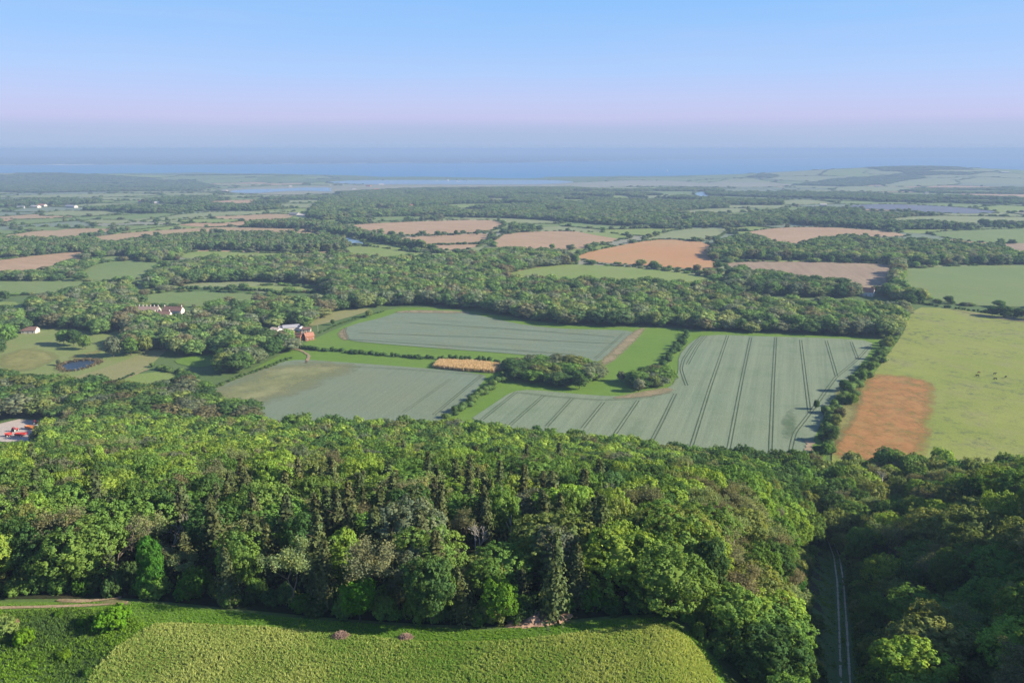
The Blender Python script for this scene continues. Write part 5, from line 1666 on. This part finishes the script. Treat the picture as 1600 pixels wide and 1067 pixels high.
# ================================================================== buildings
def box(V0, V1):
    x0, y0, z0 = V0; x1, y1, z1 = V1
    V = np.array([(x0, y0, z0), (x1, y0, z0), (x1, y1, z0), (x0, y1, z0), (x0, y0, z1), (x1, y0, z1), (x1, y1, z1), (x0, y1, z1)], float)
    F = np.array([(0, 3, 2, 1), (4, 5, 6, 7), (0, 1, 5, 4), (1, 2, 6, 5), (2, 3, 7, 6), (3, 0, 4, 7)])
    return V, F

def boxo(name, a, b, mat, parent):
    V, F = box(a, b)
    return mesh_obj(name, V, F, mat, parent)

BRICKM = plain("red_brick", (0.40, 0.17, 0.10), .9, nz=.25, scale=1.5)
CREAM = plain("cream_render", (0.68, 0.60, 0.50), .85, nz=.1)
STONE = plain("pale_stone", (0.52, 0.46, 0.38), .9, nz=.2)
WHT = plain("white_paint", (0.80, 0.78, 0.74), .7, nz=.05)
TILE = plain("red_clay_tiles", (0.40, 0.19, 0.13), .9, nz=.3, scale=1.2)
TILEB = plain("brown_clay_tiles", (0.20, 0.12, 0.10), .9, nz=.3, scale=1.2)
SLATE = plain("grey_slate", (0.20, 0.21, 0.23), .7, nz=.2)
SHEET = plain("grey_sheet_roof", (0.34, 0.34, 0.36), .6, nz=.15)
GLASS = plain("window_glass", (0.05, 0.06, 0.08), .1)
THATCH = plain("thatch", (0.22, 0.17, 0.13), .95, nz=.3)

def house(name, label, cat, u, v, w, d, h, rh, rz, wallm, roofm, chim=1, wins=3, group=None, eave=0.35, dz=0.0, offs=None):
    p = U([(u, v)])[0]
    if offs: p = p + np.array(offs)
    z = float(H(p[0], p[1])) + dz
    e = empty(name, (p[0], p[1], z), label, cat, group, rz)
    # walls with gables
    V = [(-w / 2, -d / 2, -.5), (w / 2, -d / 2, -.5), (w / 2, d / 2, -.5), (-w / 2, d / 2, -.5), (-w / 2, -d / 2, h), (w / 2, -d / 2, h), (w / 2, d / 2, h), (-w / 2, d / 2, h), (-w / 2, 0, h + rh), (w / 2, 0, h + rh)]
    me = bpy.data.meshes.new("wall")
    me.from_pydata(V, [], [(0, 1, 5, 4), (2, 3, 7, 6), (1, 2, 6, 9, 5), (3, 0, 4, 8, 7), (0, 3, 2, 1)]); me.materials.append(wallm)
    o = bpy.data.objects.new("wall", me); col.objects.link(o); o.parent = e
    # roof: two thick slopes
    k = rh / (d / 2); ov = eave
    t = .18
    prof = [(-d / 2 - ov, h - k * ov + .02), (0, h + rh + .02), (d / 2 + ov, h - k * ov + .02), (d / 2 + ov, h - k * ov + t), (0, h + rh + t + .05), (-d / 2 - ov, h - k * ov + t)]
    Vr = [(-w / 2 - ov, a, b) for a, b in prof] + [(w / 2 + ov, a, b) for a, b in prof]
    Fr = [(i, (i + 1) % 6, (i + 1) % 6 + 6, i + 6) for i in range(6)]
    me = bpy.data.meshes.new("roof"); me.from_pydata(Vr, [], Fr + [(0, 5, 4, 1), (1, 4, 3, 2), (6, 7, 10, 11), (7, 8, 9, 10)]); me.materials.append(roofm)
    rf = bpy.data.objects.new("roof", me); col.objects.link(rf); rf.parent = e
    for c in range(chim):
        cx = -w / 2 + .9 + (w - 1.8) * (c / max(1, chim - 1) if chim > 1 else .12)
        boxo("chimney", (cx - .45, -.45, h + rh - 1.0), (cx + .45, .45, h + rh + 1.5), wallm if wallm is not WHT else BRICKM, rf)
    for sgn in (-1,):
        for s_ in range(max(1, int(h // 2.6))):
            for i in range(wins):
                cx = -w / 2 + w * (i + .5) / wins
                if i == wins // 2 and s_ == 0:
                    boxo("door", (cx - .5, sgn * d / 2 - .04, 0.0), (cx + .5, sgn * d / 2 + .1, 2.05), SLATE, e)
                    continue
                wi = boxo("window", (cx - .55, sgn * d / 2 - .06, .9 + s_ * 2.7), (cx + .55, sgn * d / 2 + .1, 2.2 + s_ * 2.7), WHT, e)
                boxo("pane", (cx - .45, sgn * d / 2 - .09, 1.0 + s_ * 2.7), (cx + .45, sgn * d / 2 - .05, 2.1 + s_ * 2.7), GLASS, wi)
    return e

# manor group
house("manor_house", "long pale manor range with many chimneys half hidden by trees", "house", 228, 493, 30, 8, 6.5, 3.2, -.06, STONE, plain("weathered_tiles", (0.33, 0.24, 0.20), .9, nz=.25), 8, 7, "manor buildings")
house("manor_wing", "brown-roofed manor wing with a white gable end", "house", 272, 494, 20, 8, 6.5, 3.6, -.1, CREAM, TILEB, 2, 5, "manor buildings")
house("manor_wing", "lower pink-walled manor wing in front of the brown-roofed one", "house", 255, 500, 16, 7, 6.0, 2.8, .05, CREAM, TILEB, 2, 4, "manor buildings")
# farmstead by the wheat
house("barn", "long white-roofed barn nearest the trees in the farmstead", "barn", 418, 523, 14, 8, 3.2, 1.8, .12, CREAM, plain("off_white_roof", (0.62, 0.57, 0.52), .8, nz=.15), 0, 2, "farmstead barns")
house("barn", "pink-tan roofed shed joined to the white-roofed barn", "barn", 432, 520, 10, 8, 3.2, 1.8, -.5, WHT, plain("pinkish_roof", (0.60, 0.47, 0.38), .8, nz=.15), 0, 2, "farmstead barns")
house("barn", "grey sheet-roofed barn behind the brick houses", "barn", 455, 516, 15, 8, 3.4, 2.0, .35, CREAM, SHEET, 0, 3, "farmstead barns")
house("barn", "small slate-roofed outbuilding with a white end behind the brick houses", "barn", 468, 516, 8, 6, 3.0, 1.8, -.7, WHT, SLATE, 0, 2, "farmstead barns")
house("brick_house", "red-tiled brick house, the larger of two beside the wheat", "house", 466, 531, 10, 6, 4.0, 2.4, -.45, BRICKM, TILE, 2, 3, "brick houses")
house("brick_house", "red-tiled brick house with a lit orange front, nearer the wheat", "house", 483, 531, 8, 6, 4.2, 2.6, .55, BRICKM, TILE, 1, 3, "brick houses")
PALER = plain("pale_sheet_roof", (0.55, 0.50, 0.45), .8, nz=.2)
house("barn", "narrow pale-roofed shed between the white-roofed barn and the grey one", "barn", 443, 516, 9, 6, 2.8, 1.4, .5, CREAM, PALER, 0, 2, "farmstead barns")
house("barn", "low brown-tiled outbuilding beside the utility pole", "barn", 479, 518, 8, 5, 2.6, 1.6, .1, STONE, TILEB, 0, 2, "farmstead barns")
house("barn", "tiny grey lean-to in the yard before the brick houses", "barn", 474, 525, 5, 4, 2.2, 1.0, -.3, WHT, SLATE, 0, 1, "farmstead barns")
# west houses
house("thatched_house", "grey thatched house with a bright wall by the big park trees", "house", 44, 505, 12, 8, 3.6, 3.6, .3, CREAM, THATCH, 1, 3, "houses at the park's edge")
house("thatched_house", "low brown-roofed house below the grey thatched one", "house", 48, 520, 13, 8, 3.0, 2.8, .05, CREAM, TILEB, 1, 3, "houses at the park's edge")
# brick farmhouse on the right
house("farmhouse", "orange-tiled farmhouse with white gables below the mauve seedbed", "house", 1355, 462, 14, 9, 5.0, 4.2, -.7, WHT, TILE, 2, 3)
house("cottage", "small pink brick cottage among the dark trees by the farm lane", "house", 1215, 455, 9, 8, 4.4, 3.0, .4, BRICKM, TILE, 1, 2)
house("cottage", "tiny white-walled cottage alone in front of the far dark hedge", "house", 1408, 358, 16, 8, 5, 3.5, .1, WHT, TILE, 2, 3)
house("field_shelter", "small dark field shelter with a pale roof in the green field", "shelter", 833, 433, 6, 4, 2.0, .5, 0, TILEB, WHT, 0, 1)
WHT0 = WHT; WHT = plain("weathered_white", (0.50, 0.47, 0.43), .8, nz=.15)
FARB = [
    (908, 331, 34, 14, 5, 3, WHT, SLATE, "white-ended grey shed at the near end of the big far farm"), (922, 329, 40, 16, 5, 3, CREAM, SHEET, "widest grey barn of the big far farm"),
    (938, 330, 36, 14, 5, 3, WHT, TILEB, "long low brown-roofed barn of the big far farm"), (952, 327, 36, 16, 5, 3, CREAM, WHT, "white-roofed barn at the end of the big far farm"),
    (460, 337, 24, 12, 5, 3, WHT, SLATE, "white-gabled barn in the far hamlet above the pink fields"), (472, 339, 26, 12, 5, 3, WHT, CREAM, "cream-roofed barn in the far hamlet above the pink fields"),
    (484, 338, 20, 10, 5, 3, WHT, SLATE, "small slate barn in the far hamlet above the pink fields"),
    (56, 325, 30, 14, 5, 3, CREAM, WHT, "white-roofed shed in the scattered far village by the coast road"), (66, 323, 26, 14, 5, 3, WHT, TILE, "red-roofed house in the scattered far village"),
    (112, 325, 40, 14, 6, 3, WHT, SHEET, "long pale shed at the edge of the scattered far village"), (33, 326, 20, 10, 5, 3, WHT, SLATE, "slate-roofed house in the scattered far village"),
    (14, 323, 20, 10, 5, 3, WHT, SLATE, "outermost slate-roofed house of the scattered far village"), (222, 317, 24, 12, 5, 3, WHT, TILE, "pinkish far house among woods below the coast ridge"),
    (250, 319, 34, 12, 5, 3, CREAM, WHT, "long pale far building beside the dark wood"), (627, 321, 24, 12, 6, 3, WHT, TILE, "white-walled red-roofed house in the wooded far village"),
    (640, 323, 20, 12, 5, 3, BRICKM, TILE, "brick house in the wooded far village"), (652, 320, 18, 10, 5, 3, WHT, SLATE, "small white house in the wooded far village"),
    (661, 319, 18, 10, 5, 3, WHT, WHT, "paler end house of the wooded far village"), (672, 325, 24, 12, 5, 3, WHT, SHEET, "low white shed below the wooded far village"),
    (1286, 323, 20, 12, 6, 4, WHT, WHT, "bright white far house beside the blue-green field"), (1272, 326, 22, 10, 5, 3, WHT, SLATE, "white far cottage near the bright white house"),
    (1522, 309, 22, 12, 6, 3, WHT, WHT, "bright white house at the foot of the coast hill"), (1562, 312, 18, 10, 5, 3, WHT, SLATE, "smaller white house along the foot of the coast hill"),
    (1370, 293, 24, 12, 6, 3, WHT, SLATE, "white house beneath the wooded coast hill"), (1447, 304, 18, 8, 8, 3, WHT, SLATE, "tall narrow white house beside the dark far tree row"),
    (1570, 271, 50, 16, 8, 4, WHT, WHT, "white building high on the coast hill's far shoulder"), (352, 301, 24, 14, 8, 4, WHT, WHT, "white building on the creek shore"),
    (454, 294, 18, 12, 10, 4, WHT, WHT, "small white boathouse standing by the marsh creek"),
    (596, 290, 34, 14, 6, 4, WHT, WHT, "white harbour shed among the masts"), (576, 292, 30, 14, 6, 4, BRICKM, TILE, "reddish harbour building behind the masts"),
    (553, 297, 26, 14, 6, 4, WHT, SLATE, "slate-roofed harbour house inland of the masts"), (588, 298, 24, 14, 6, 4, CREAM, TILE, "red-roofed harbour house inland of the masts"),
]
for u, v, w, d, h, rh, wm, rm, lb in FARB:
    house("far_building", lb, "building", u, v, w, d, h, rh, rng.uniform(-.5, .5), wm, rm, 0, 2, "far buildings")

WHT = WHT0
# ================================================================== boats
SAIL = plain("sailcloth", (0.85, 0.85, 0.85), .6)
def boat(u, v, L, label, sail=False):
    p = U([(u, v)], const_z=SEA + 0.0)[0] if v < 279 else U([(u, v)])[0]
    z = SEA + .05 if v < 279 else float(H(*p)) + 1.4 + max(0, p[1] - 600) * .00035
    e = empty("sailing_boat", (p[0], p[1], z), label, "boat", "boats in the estuary and the strait", rng.uniform(-.4, .4))
    n = 9
    t = np.linspace(-1, 1, n)
    wv = np.array([0.62, .8, .95, 1, 1, .92, .72, .42, .02]) * L * .16
    top = [(t[i] * L / 2, wv[i], L * .11 + .03 * L * max(0, t[i])) for i in range(n)] + [(t[i] * L / 2, -wv[i], L * .11 + .03 * L * max(0, t[i])) for i in range(n)]
    bot = [(t[i] * L / 2 * .9, wv[i] * .45, -.2) for i in range(n)] + [(t[i] * L / 2 * .9, -wv[i] * .45, -.2) for i in range(n)]
    V = top + bot
    F = []
    for i in range(n - 1):
        F += [(i, i + 1, i + 1 + 2 * n, i + 2 * n), (n + i + 1, n + i, 3 * n + i, 3 * n + i + 1), (i, n + i, n + i + 1, i + 1)]
    F += [(0, 2 * n, 3 * n, n)]
    mesh_obj("hull", V, np.array(F), WHT, e)
    boxo("cabin", (-L * .15, -L * .09, L * .1), (L * .18, L * .09, L * .19), WHT, e)
    Vm, Fm = tubes([(np.array([L * .05, 0, L * .1]), np.array([L * .05, 0, L * 1.35]), .18, .1)], 6)
    mesh_obj("mast", Vm, Fm, WHT, e)
    if sail:
        V = [(L * .03, 0.0, L * .2), (-L * .42, .25, L * .2), (L * .03, 0.0, L * 1.25), (L * .09, 0.0, L * .16), (L * .46, -.3, L * .16), (L * .09, 0, L * 1.15),
             (L * .03, 0.06, L * .2), (-L * .42, .31, L * .2), (L * .03, 0.06, L * 1.25), (L * .09, 0.06, L * .16), (L * .46, -.24, L * .16), (L * .09, 0.06, L * 1.15)]
        mesh_obj("sail", V, np.array([(0, 1, 2, 2), (3, 4, 5, 5), (6, 8, 7, 7), (9, 11, 10, 10)]), SAIL, e)
BO = [(611, 285, 13, "boat moored nearest the harbour shed", 0), (622, 284.5, 12, "boat moored between the harbour shed and mid channel", 0), (675, 285, 14, "boat with bare mast at the harbour end of the moored line", 0),
      (683, 284.3, 15, "broad white boat second along the moored line", 0), (700, 284, 15, "brightest white boat in the middle of the moored line", 1), (714, 284.4, 13, "slim masted boat beyond the middle of the moored line", 1),
      (717, 285.4, 11, "small boat tucked close to its slim masted neighbour", 0), (729, 284, 13, "boat with sail up near the open end of the line", 1), (741, 285, 11, "lone small boat at the open end of the line", 0),
      (755, 284.2, 11, "farthest moored boat toward the mud spit", 0), (1043, 268, 22, "white sailing boat alone out in the strait", 1), (318, 256.6, 40, "tall white sail far off near the other shore", 1),
      (560, 287.5, 12, "boat in the creek mouth among the masts", 0), (536, 289.5, 12, "boat lying off the marsh at the creek mouth", 0), (516, 290.5, 12, "white boat nearest the marsh creek bend", 0)]
for u, v, L, lb, sl in BO:
    boat(u, v, L, lb, bool(sl))

# ================================================================== yard machines
RED = plain("red_paint", (0.45, 0.05, 0.04), .45, nz=.12)
ORANGE = plain("orange_paint", (0.55, 0.20, 0.06), .5, nz=.12)
TYRE = plain("tyre_rubber", (0.02, 0.02, 0.02), .9)
STEEL = plain("worn_steel", (0.35, 0.33, 0.31), .5, nz=.2)
TEAL = plain("teal_paint", (0.05, 0.30, 0.33), .5)
def wheel(x, y, r, w, parent):
    th = np.linspace(0, 2 * math.pi, 17)[:-1]
    prof = [(r * .55, -w / 2), (r * .95, -w / 2), (r, -w * .3), (r, w * .3), (r * .95, w / 2), (r * .55, w / 2)]
    V = [(x + q * math.cos(a), y + b, r + q * math.sin(a)) for a in th for q, b in prof]
    F = []
    for i in range(16):
        for j in range(6):
            F.append((i * 6 + j, ((i + 1) % 16) * 6 + j, ((i + 1) % 16) * 6 + (j + 1) % 6, i * 6 + (j + 1) % 6))
    o = mesh_obj("wheel", V, np.array(F), TYRE, parent)
    Vr, Fr = tubes([(np.array([x, y - w * .35, r]), np.array([x, y + w * .35, r]), r * .6, r * .6)], 12)
    mesh_obj("rim", np.concatenate([Vr, [[x, y - w * .35, r], [x, y + w * .35, r]]]), np.concatenate([Fr, [[i, (i + 1) % 12, 24, 24] for i in range(12)], [[12 + i, 12 + (i + 1) % 12, 25, 25] for i in range(12)]]), WHT, o)

def yard_at(u, v, rz, name, label, cat):
    x, y = U([(u, v)])[0]
    return empty(name, (x, y, float(H(x, y)) + .25), label, cat, "machines in the gravel yard", rz)
def tractor(u, v, rz, label):
    e = yard_at(u, v, rz, "tractor", label, "tractor")
    for s in (-1, 1):
        wheel(-.9, s * .95, .85, .5, e); wheel(1.45, s * .85, .55, .35, e)
        boxo("mudguard", (-1.7, s * .95 - .28, 1.72), (-.1, s * .95 + .28, 1.82), RED, e)
    V = [(-.2, -.42, .75), (2.1, -.42, .75), (2.1, .42, .75), (-.2, .42, .75), (-.2, -.42, 1.65), (2.05, -.34, 1.45), (2.05, .34, 1.45), (-.2, .42, 1.65)]
    F = box((0, 0, 0), (1, 1, 1))[1]
    mesh_obj("bonnet", V, F, RED, e)
    boxo("chassis", (-1.4, -.35, .5), (2.0, .35, .76), STEEL, e)
    boxo("cab", (-1.35, -.65, 1.0), (-.2, .65, 2.45), GLASS, e)
    boxo("cab_roof", (-1.5, -.75, 2.45), (-.1, .75, 2.62), RED, e)
    Vx, Fx = tubes([(np.array([.9, .3, 1.5]), np.array([.9, .3, 2.5]), .05, .05)], 6); mesh_obj("exhaust", Vx, Fx, STEEL, e)
def trailer(u, v, rz, label, body, L=5.0):
    e = yard_at(u, v, rz, "farm_trailer", label, "trailer")
    for s in (-1, 1):
        wheel(-.8, s * 1.0, .5, .35, e); wheel(.4, s * 1.0, .5, .35, e)
    boxo("chassis", (-L / 2, -.4, .7), (L / 2 + .2, .4, .9), STEEL, e)
    # open box body
    outer = [(-L / 2, -1.15), (L / 2, -1.15), (L / 2, 1.15), (-L / 2, 1.15)]; inn = [(-L / 2 + .1, -1.05), (L / 2 - .1, -1.05), (L / 2 - .1, 1.05), (-L / 2 + .1, 1.05)]
    V = [(a, b, .92) for a, b in outer] + [(a * 1.04, b * 1.06, 2.1) for a, b in outer] + [(a * 1.04, b * 1.06, 2.1) for a, b in inn] + [(a, b, 1.05) for a, b in inn]
    F = [(0, 3, 2, 1)] + [(i, (i + 1) % 4, (i + 1) % 4 + 4, i + 4) for i in range(4)] + [(i + 4, (i + 1) % 4 + 4, (i + 1) % 4 + 8, i + 8) for i in range(4)] + [(i + 8, (i + 1) % 4 + 8, (i + 1) % 4 + 12, i + 12) for i in range(4)] + [(12, 13, 14, 15)]
    mesh_obj("body", V, np.array(F), body, e)
    Vx, Fx = tubes([(np.array([L / 2, .3, .8]), np.array([L / 2 + 1.4, 0, .6]), .06, .06), (np.array([L / 2, -.3, .8]), np.array([L / 2 + 1.4, 0, .6]), .06, .06)], 6)
    mesh_obj("drawbar", Vx, Fx, STEEL, e)
def harrow(u, v, rz, label):
    e = yard_at(u, v, rz, "harrow", label, "farm implement")
    segs = []
    for k in range(4):
        segs.append((np.array([-1.2 + k * .8, -2.2, .8]), np.array([-1.2 + k * .8, 2.2, .8]), .09, .09))
    for s in (-1.6, 0, 1.6): segs.append((np.array([-1.3, s, .8]), np.array([2.0, s * .3, .85]), .1, .1))
    V, F = tubes(segs, 6); mesh_obj("frame", V, F, RED, e)
    t = []
    for k in range(4):
        for j in range(9):
            yy = -2 + j * .5; xx = -1.2 + k * .8
            t.append((np.array([xx, yy, .8]), np.array([xx - .25, yy, .4]), .04, .04)); t.append((np.array([xx - .25, yy, .4]), np.array([xx, yy, .05]), .04, .02))
    V, F = tubes(t, 4); tag(mesh_obj("tines", V, F, STEEL, e), kind='stuff')
def van(u, v, rz, label):
    e = yard_at(u, v, rz, "van", label, "van")
    prof = [(-2.4, .4), (2.4, .4), (2.45, 1.0), (1.7, 1.2), (1.1, 2.1), (-2.35, 2.2)]
    V = [(a, -.95, b) for a, b in prof] + [(a, .95, b) for a, b in prof]
    me = bpy.data.meshes.new("body"); me.from_pydata(V, [], [(0, 1, 7, 6), (1, 2, 8, 7), (2, 3, 9, 8), (3, 4, 10, 9), (4, 5, 11, 10), (5, 0, 6, 11), (5, 4, 3, 2, 1, 0), (6, 7, 8, 9, 10, 11)]); me.materials.append(WHT)
    o = bpy.data.objects.new("body", me); col.objects.link(o); o.parent = e
    for s in (-1, 1):
        wheel(-1.5, s * .85, .34, .22, e); wheel(1.5, s * .85, .34, .22, e)
        boxo("window", (.5, s * .96 - .02, 1.35), (1.2, s * .96 + .02, 1.85), GLASS, e)
    V = [(1.67, -.8, 1.28), (1.67, .8, 1.28), (1.17, .8, 2.02), (1.17, -.8, 2.02)]
    mesh_obj("windscreen", [(a + .03, b, c + .02) for a, b, c in V], np.array([(0, 1, 2, 3)]), GLASS, e)
tractor(57, 663, .5, "red tractor parked under the trees at the back of the yard")
trailer(48, 671, -.3, "orange open trailer in the middle of the yard", ORANGE, 6.5)
trailer(33, 682, .1, "long red open trailer nearest the near wood", RED, 6.0)
tractor(24, 674, 1.2, "red tractor standing alone on the pale gravel")
van(64, 669, .2, "white van parked behind the orange trailer")
harrow(68, 677, .3, "red folding harrow at the yard's inner corner")
trailer(14, 682, .6, "short red open trailer beside the lone tractor", RED, 3.6)
e = yard_at(-6, 666, 0, "container", "teal steel container at the yard's outer edge", "container")
boxo("body", (-1.2, -1.2, 0), (1.2, 1.2, 2.5), TEAL, e)
for k in range(5): boxo("rib", (-1.1 + k * .5, -1.28, .1), (-.95 + k * .5, -1.2, 2.4), TEAL, e)
boxo("door", (-.55, 1.2, .15), (.55, 1.26, 2.35), TEAL, e)

# reeds round the pond
pw = densify(smooth_poly(U([(88, 574), (105, 566), (130, 563), (152, 563), (159, 566), (135, 576), (104, 582)]), 2), 0.8)
n_ = len(pw) * 5
q_ = pw[rng.integers(0, len(pw), n_)] + rng.normal(size=(n_, 2)) * np.array([1.2, 1.6])
keepr = (q_[:, 1] > pw[:, 1].mean() - 4) | (rng.random(n_) < .35)
q_ = q_[keepr]; S_ = rng.uniform(1.0, 2.6, len(q_))
o = gn_scatter("reeds", np.column_stack([q_, H(q_[:, 0], q_[:, 1]) + .3]), np.stack([S_, S_, S_], 1), rng.uniform(0, 6.28, len(q_)), rng.integers(0, 4, len(q_)), np.array([[0.20, 0.17, 0.11]]) * rng.uniform(.5, 1.2, (len(q_), 1)), TUFTS)
tag(o, "brownish reeds fringing the small pond", kind='stuff')

# obelisk on the meadow
x, y = U([(148, 599)])[0]
e = empty("obelisk", (x, y, float(H(x, y)) + .3), "slim white obelisk standing on the dry meadow below the pond", "monument")
V = [(-.5, -.5, .6), (.5, -.5, .6), (.5, .5, .6), (-.5, .5, .6), (-.3, -.3, 4.2), (.3, -.3, 4.2), (.3, .3, 4.2), (-.3, .3, 4.2), (0, 0, 4.7)]
mesh_obj("shaft", V, np.array([(0, 1, 5, 4), (1, 2, 6, 5), (2, 3, 7, 6), (3, 0, 4, 7), (4, 5, 8, 8), (5, 6, 8, 8), (6, 7, 8, 8), (7, 4, 8, 8)]), WHT, e)
boxo("plinth", (-.8, -.8, -.3), (.8, .8, .6), WHT, e)
for u, v, lb in ((497, 519, "timber utility pole beside the farmstead and the upper wheat"), (341, 549, "pale utility pole standing in the trees below the manor")):
    x, y = U([(u, v)])[0]
    e = empty("utility_pole", (x, y, float(H(x, y))), lb, "utility pole", "utility poles")
    V, F = tubes([(np.array([0, 0, -.5]), np.array([0, 0, 8.5]), .16, .11)], 8); mesh_obj("pole", V, F, STONE, e)
    boxo("crossarm", (-.9, -.06, 7.9), (.9, .06, 8.05), TWIG, e)

# ================================================================== cattle
HIDE = plain("black_hide", (0.03, 0.025, 0.02), .7, nz=.3)
HIDEB = plain("brown_hide", (0.16, 0.10, 0.06), .7, nz=.3)
def cow(u, v, rz, label, mat, graze):
    x, y = U([(u, v)])[0]
    pts = [(0, 0, 1.15), (.75, 0, 1.2), (-.8, 0, 1.2), (1.05, 0, 1.25), (1.35, 0, .95 if graze else 1.4), (1.6, 0, .45 if graze else 1.5), (1.85, 0, .2 if graze else 1.38),
           (.7, .24, .9), (.72, .24, .5), (.72, .24, .02), (.7, -.24, .9), (.72, -.24, .5), (.72, -.24, .02),
           (-.8, .24, .95), (-.92, .24, .5), (-.85, .24, .02), (-.8, -.24, .95), (-.92, -.24, .5), (-.85, -.24, .02), (-1.1, 0, 1.3), (-1.2, 0, .7)]
    rad = [.42, .38, .38, .28, .2, .17, .1, .17, .1, .07, .17, .1, .07, .2, .1, .07, .2, .1, .07, .06, .04]
    ed = [(0, 1), (0, 2), (1, 3), (3, 4), (4, 5), (5, 6), (1, 7), (7, 8), (8, 9), (1, 10), (10, 11), (11, 12), (2, 13), (13, 14), (14, 15), (2, 16), (16, 17), (17, 18), (2, 19), (19, 20)]
    me = bpy.data.meshes.new("cow"); me.from_pydata(pts, ed, [])
    o = bpy.data.objects.new("cow", me); col.objects.link(o)
    o.location = (x, y, float(H(x, y)) + .38); o.rotation_euler = (0, 0, rz)
    sk = o.modifiers.new("skin", 'SKIN')
    for i, sv in enumerate(me.skin_vertices[0].data):
        sv.radius = (rad[i], rad[i]); sv.use_root = (i == 0)
    ss = o.modifiers.new("sub", 'SUBSURF'); ss.levels = 1; ss.render_levels = 1
    me.materials.append(mat)
    tag(o, label, "cow", "cattle on the pasture")
cow(1529, 584, .3, "brown cow at the back of the pair standing apart from the rest", HIDEB, True)
cow(1527, 589, 2.9, "black cow at the front of the pair standing apart from the rest", HIDE, True)
cow(1554, 586, .1, "black cow standing behind the middle one of the trio", HIDE, False)
cow(1555, 594, 3.0, "black grazing cow lowest on the slope in the trio", HIDE, True)
cow(1571, 591, .5, "black cow furthest toward the pasture's outer side", HIDE, False)

# ================================================================== haze
HAZE_D = 1.45e-4
Vh, Fh = box((-76000, -900, -97), (76000, 74000, 173))
hm = bpy.data.materials.new("haze_air"); hm.use_nodes = True
nt = hm.node_tree; nt.nodes.clear()
ho = nt.nodes.new("ShaderNodeOutputMaterial"); pv = nt.nodes.new("ShaderNodeVolumePrincipled")
pv.inputs['Color'].default_value = (0.275, 0.375, 0.56, 1)
pv.inputs['Density'].default_value = HAZE_D
pv.inputs['Anisotropy'].default_value = 0.0
nt.links.new(pv.outputs[0], ho.inputs['Volume'])
hz = mesh_obj("haze", Vh, Fh, hm)
hz['kind'] = 'stuff'
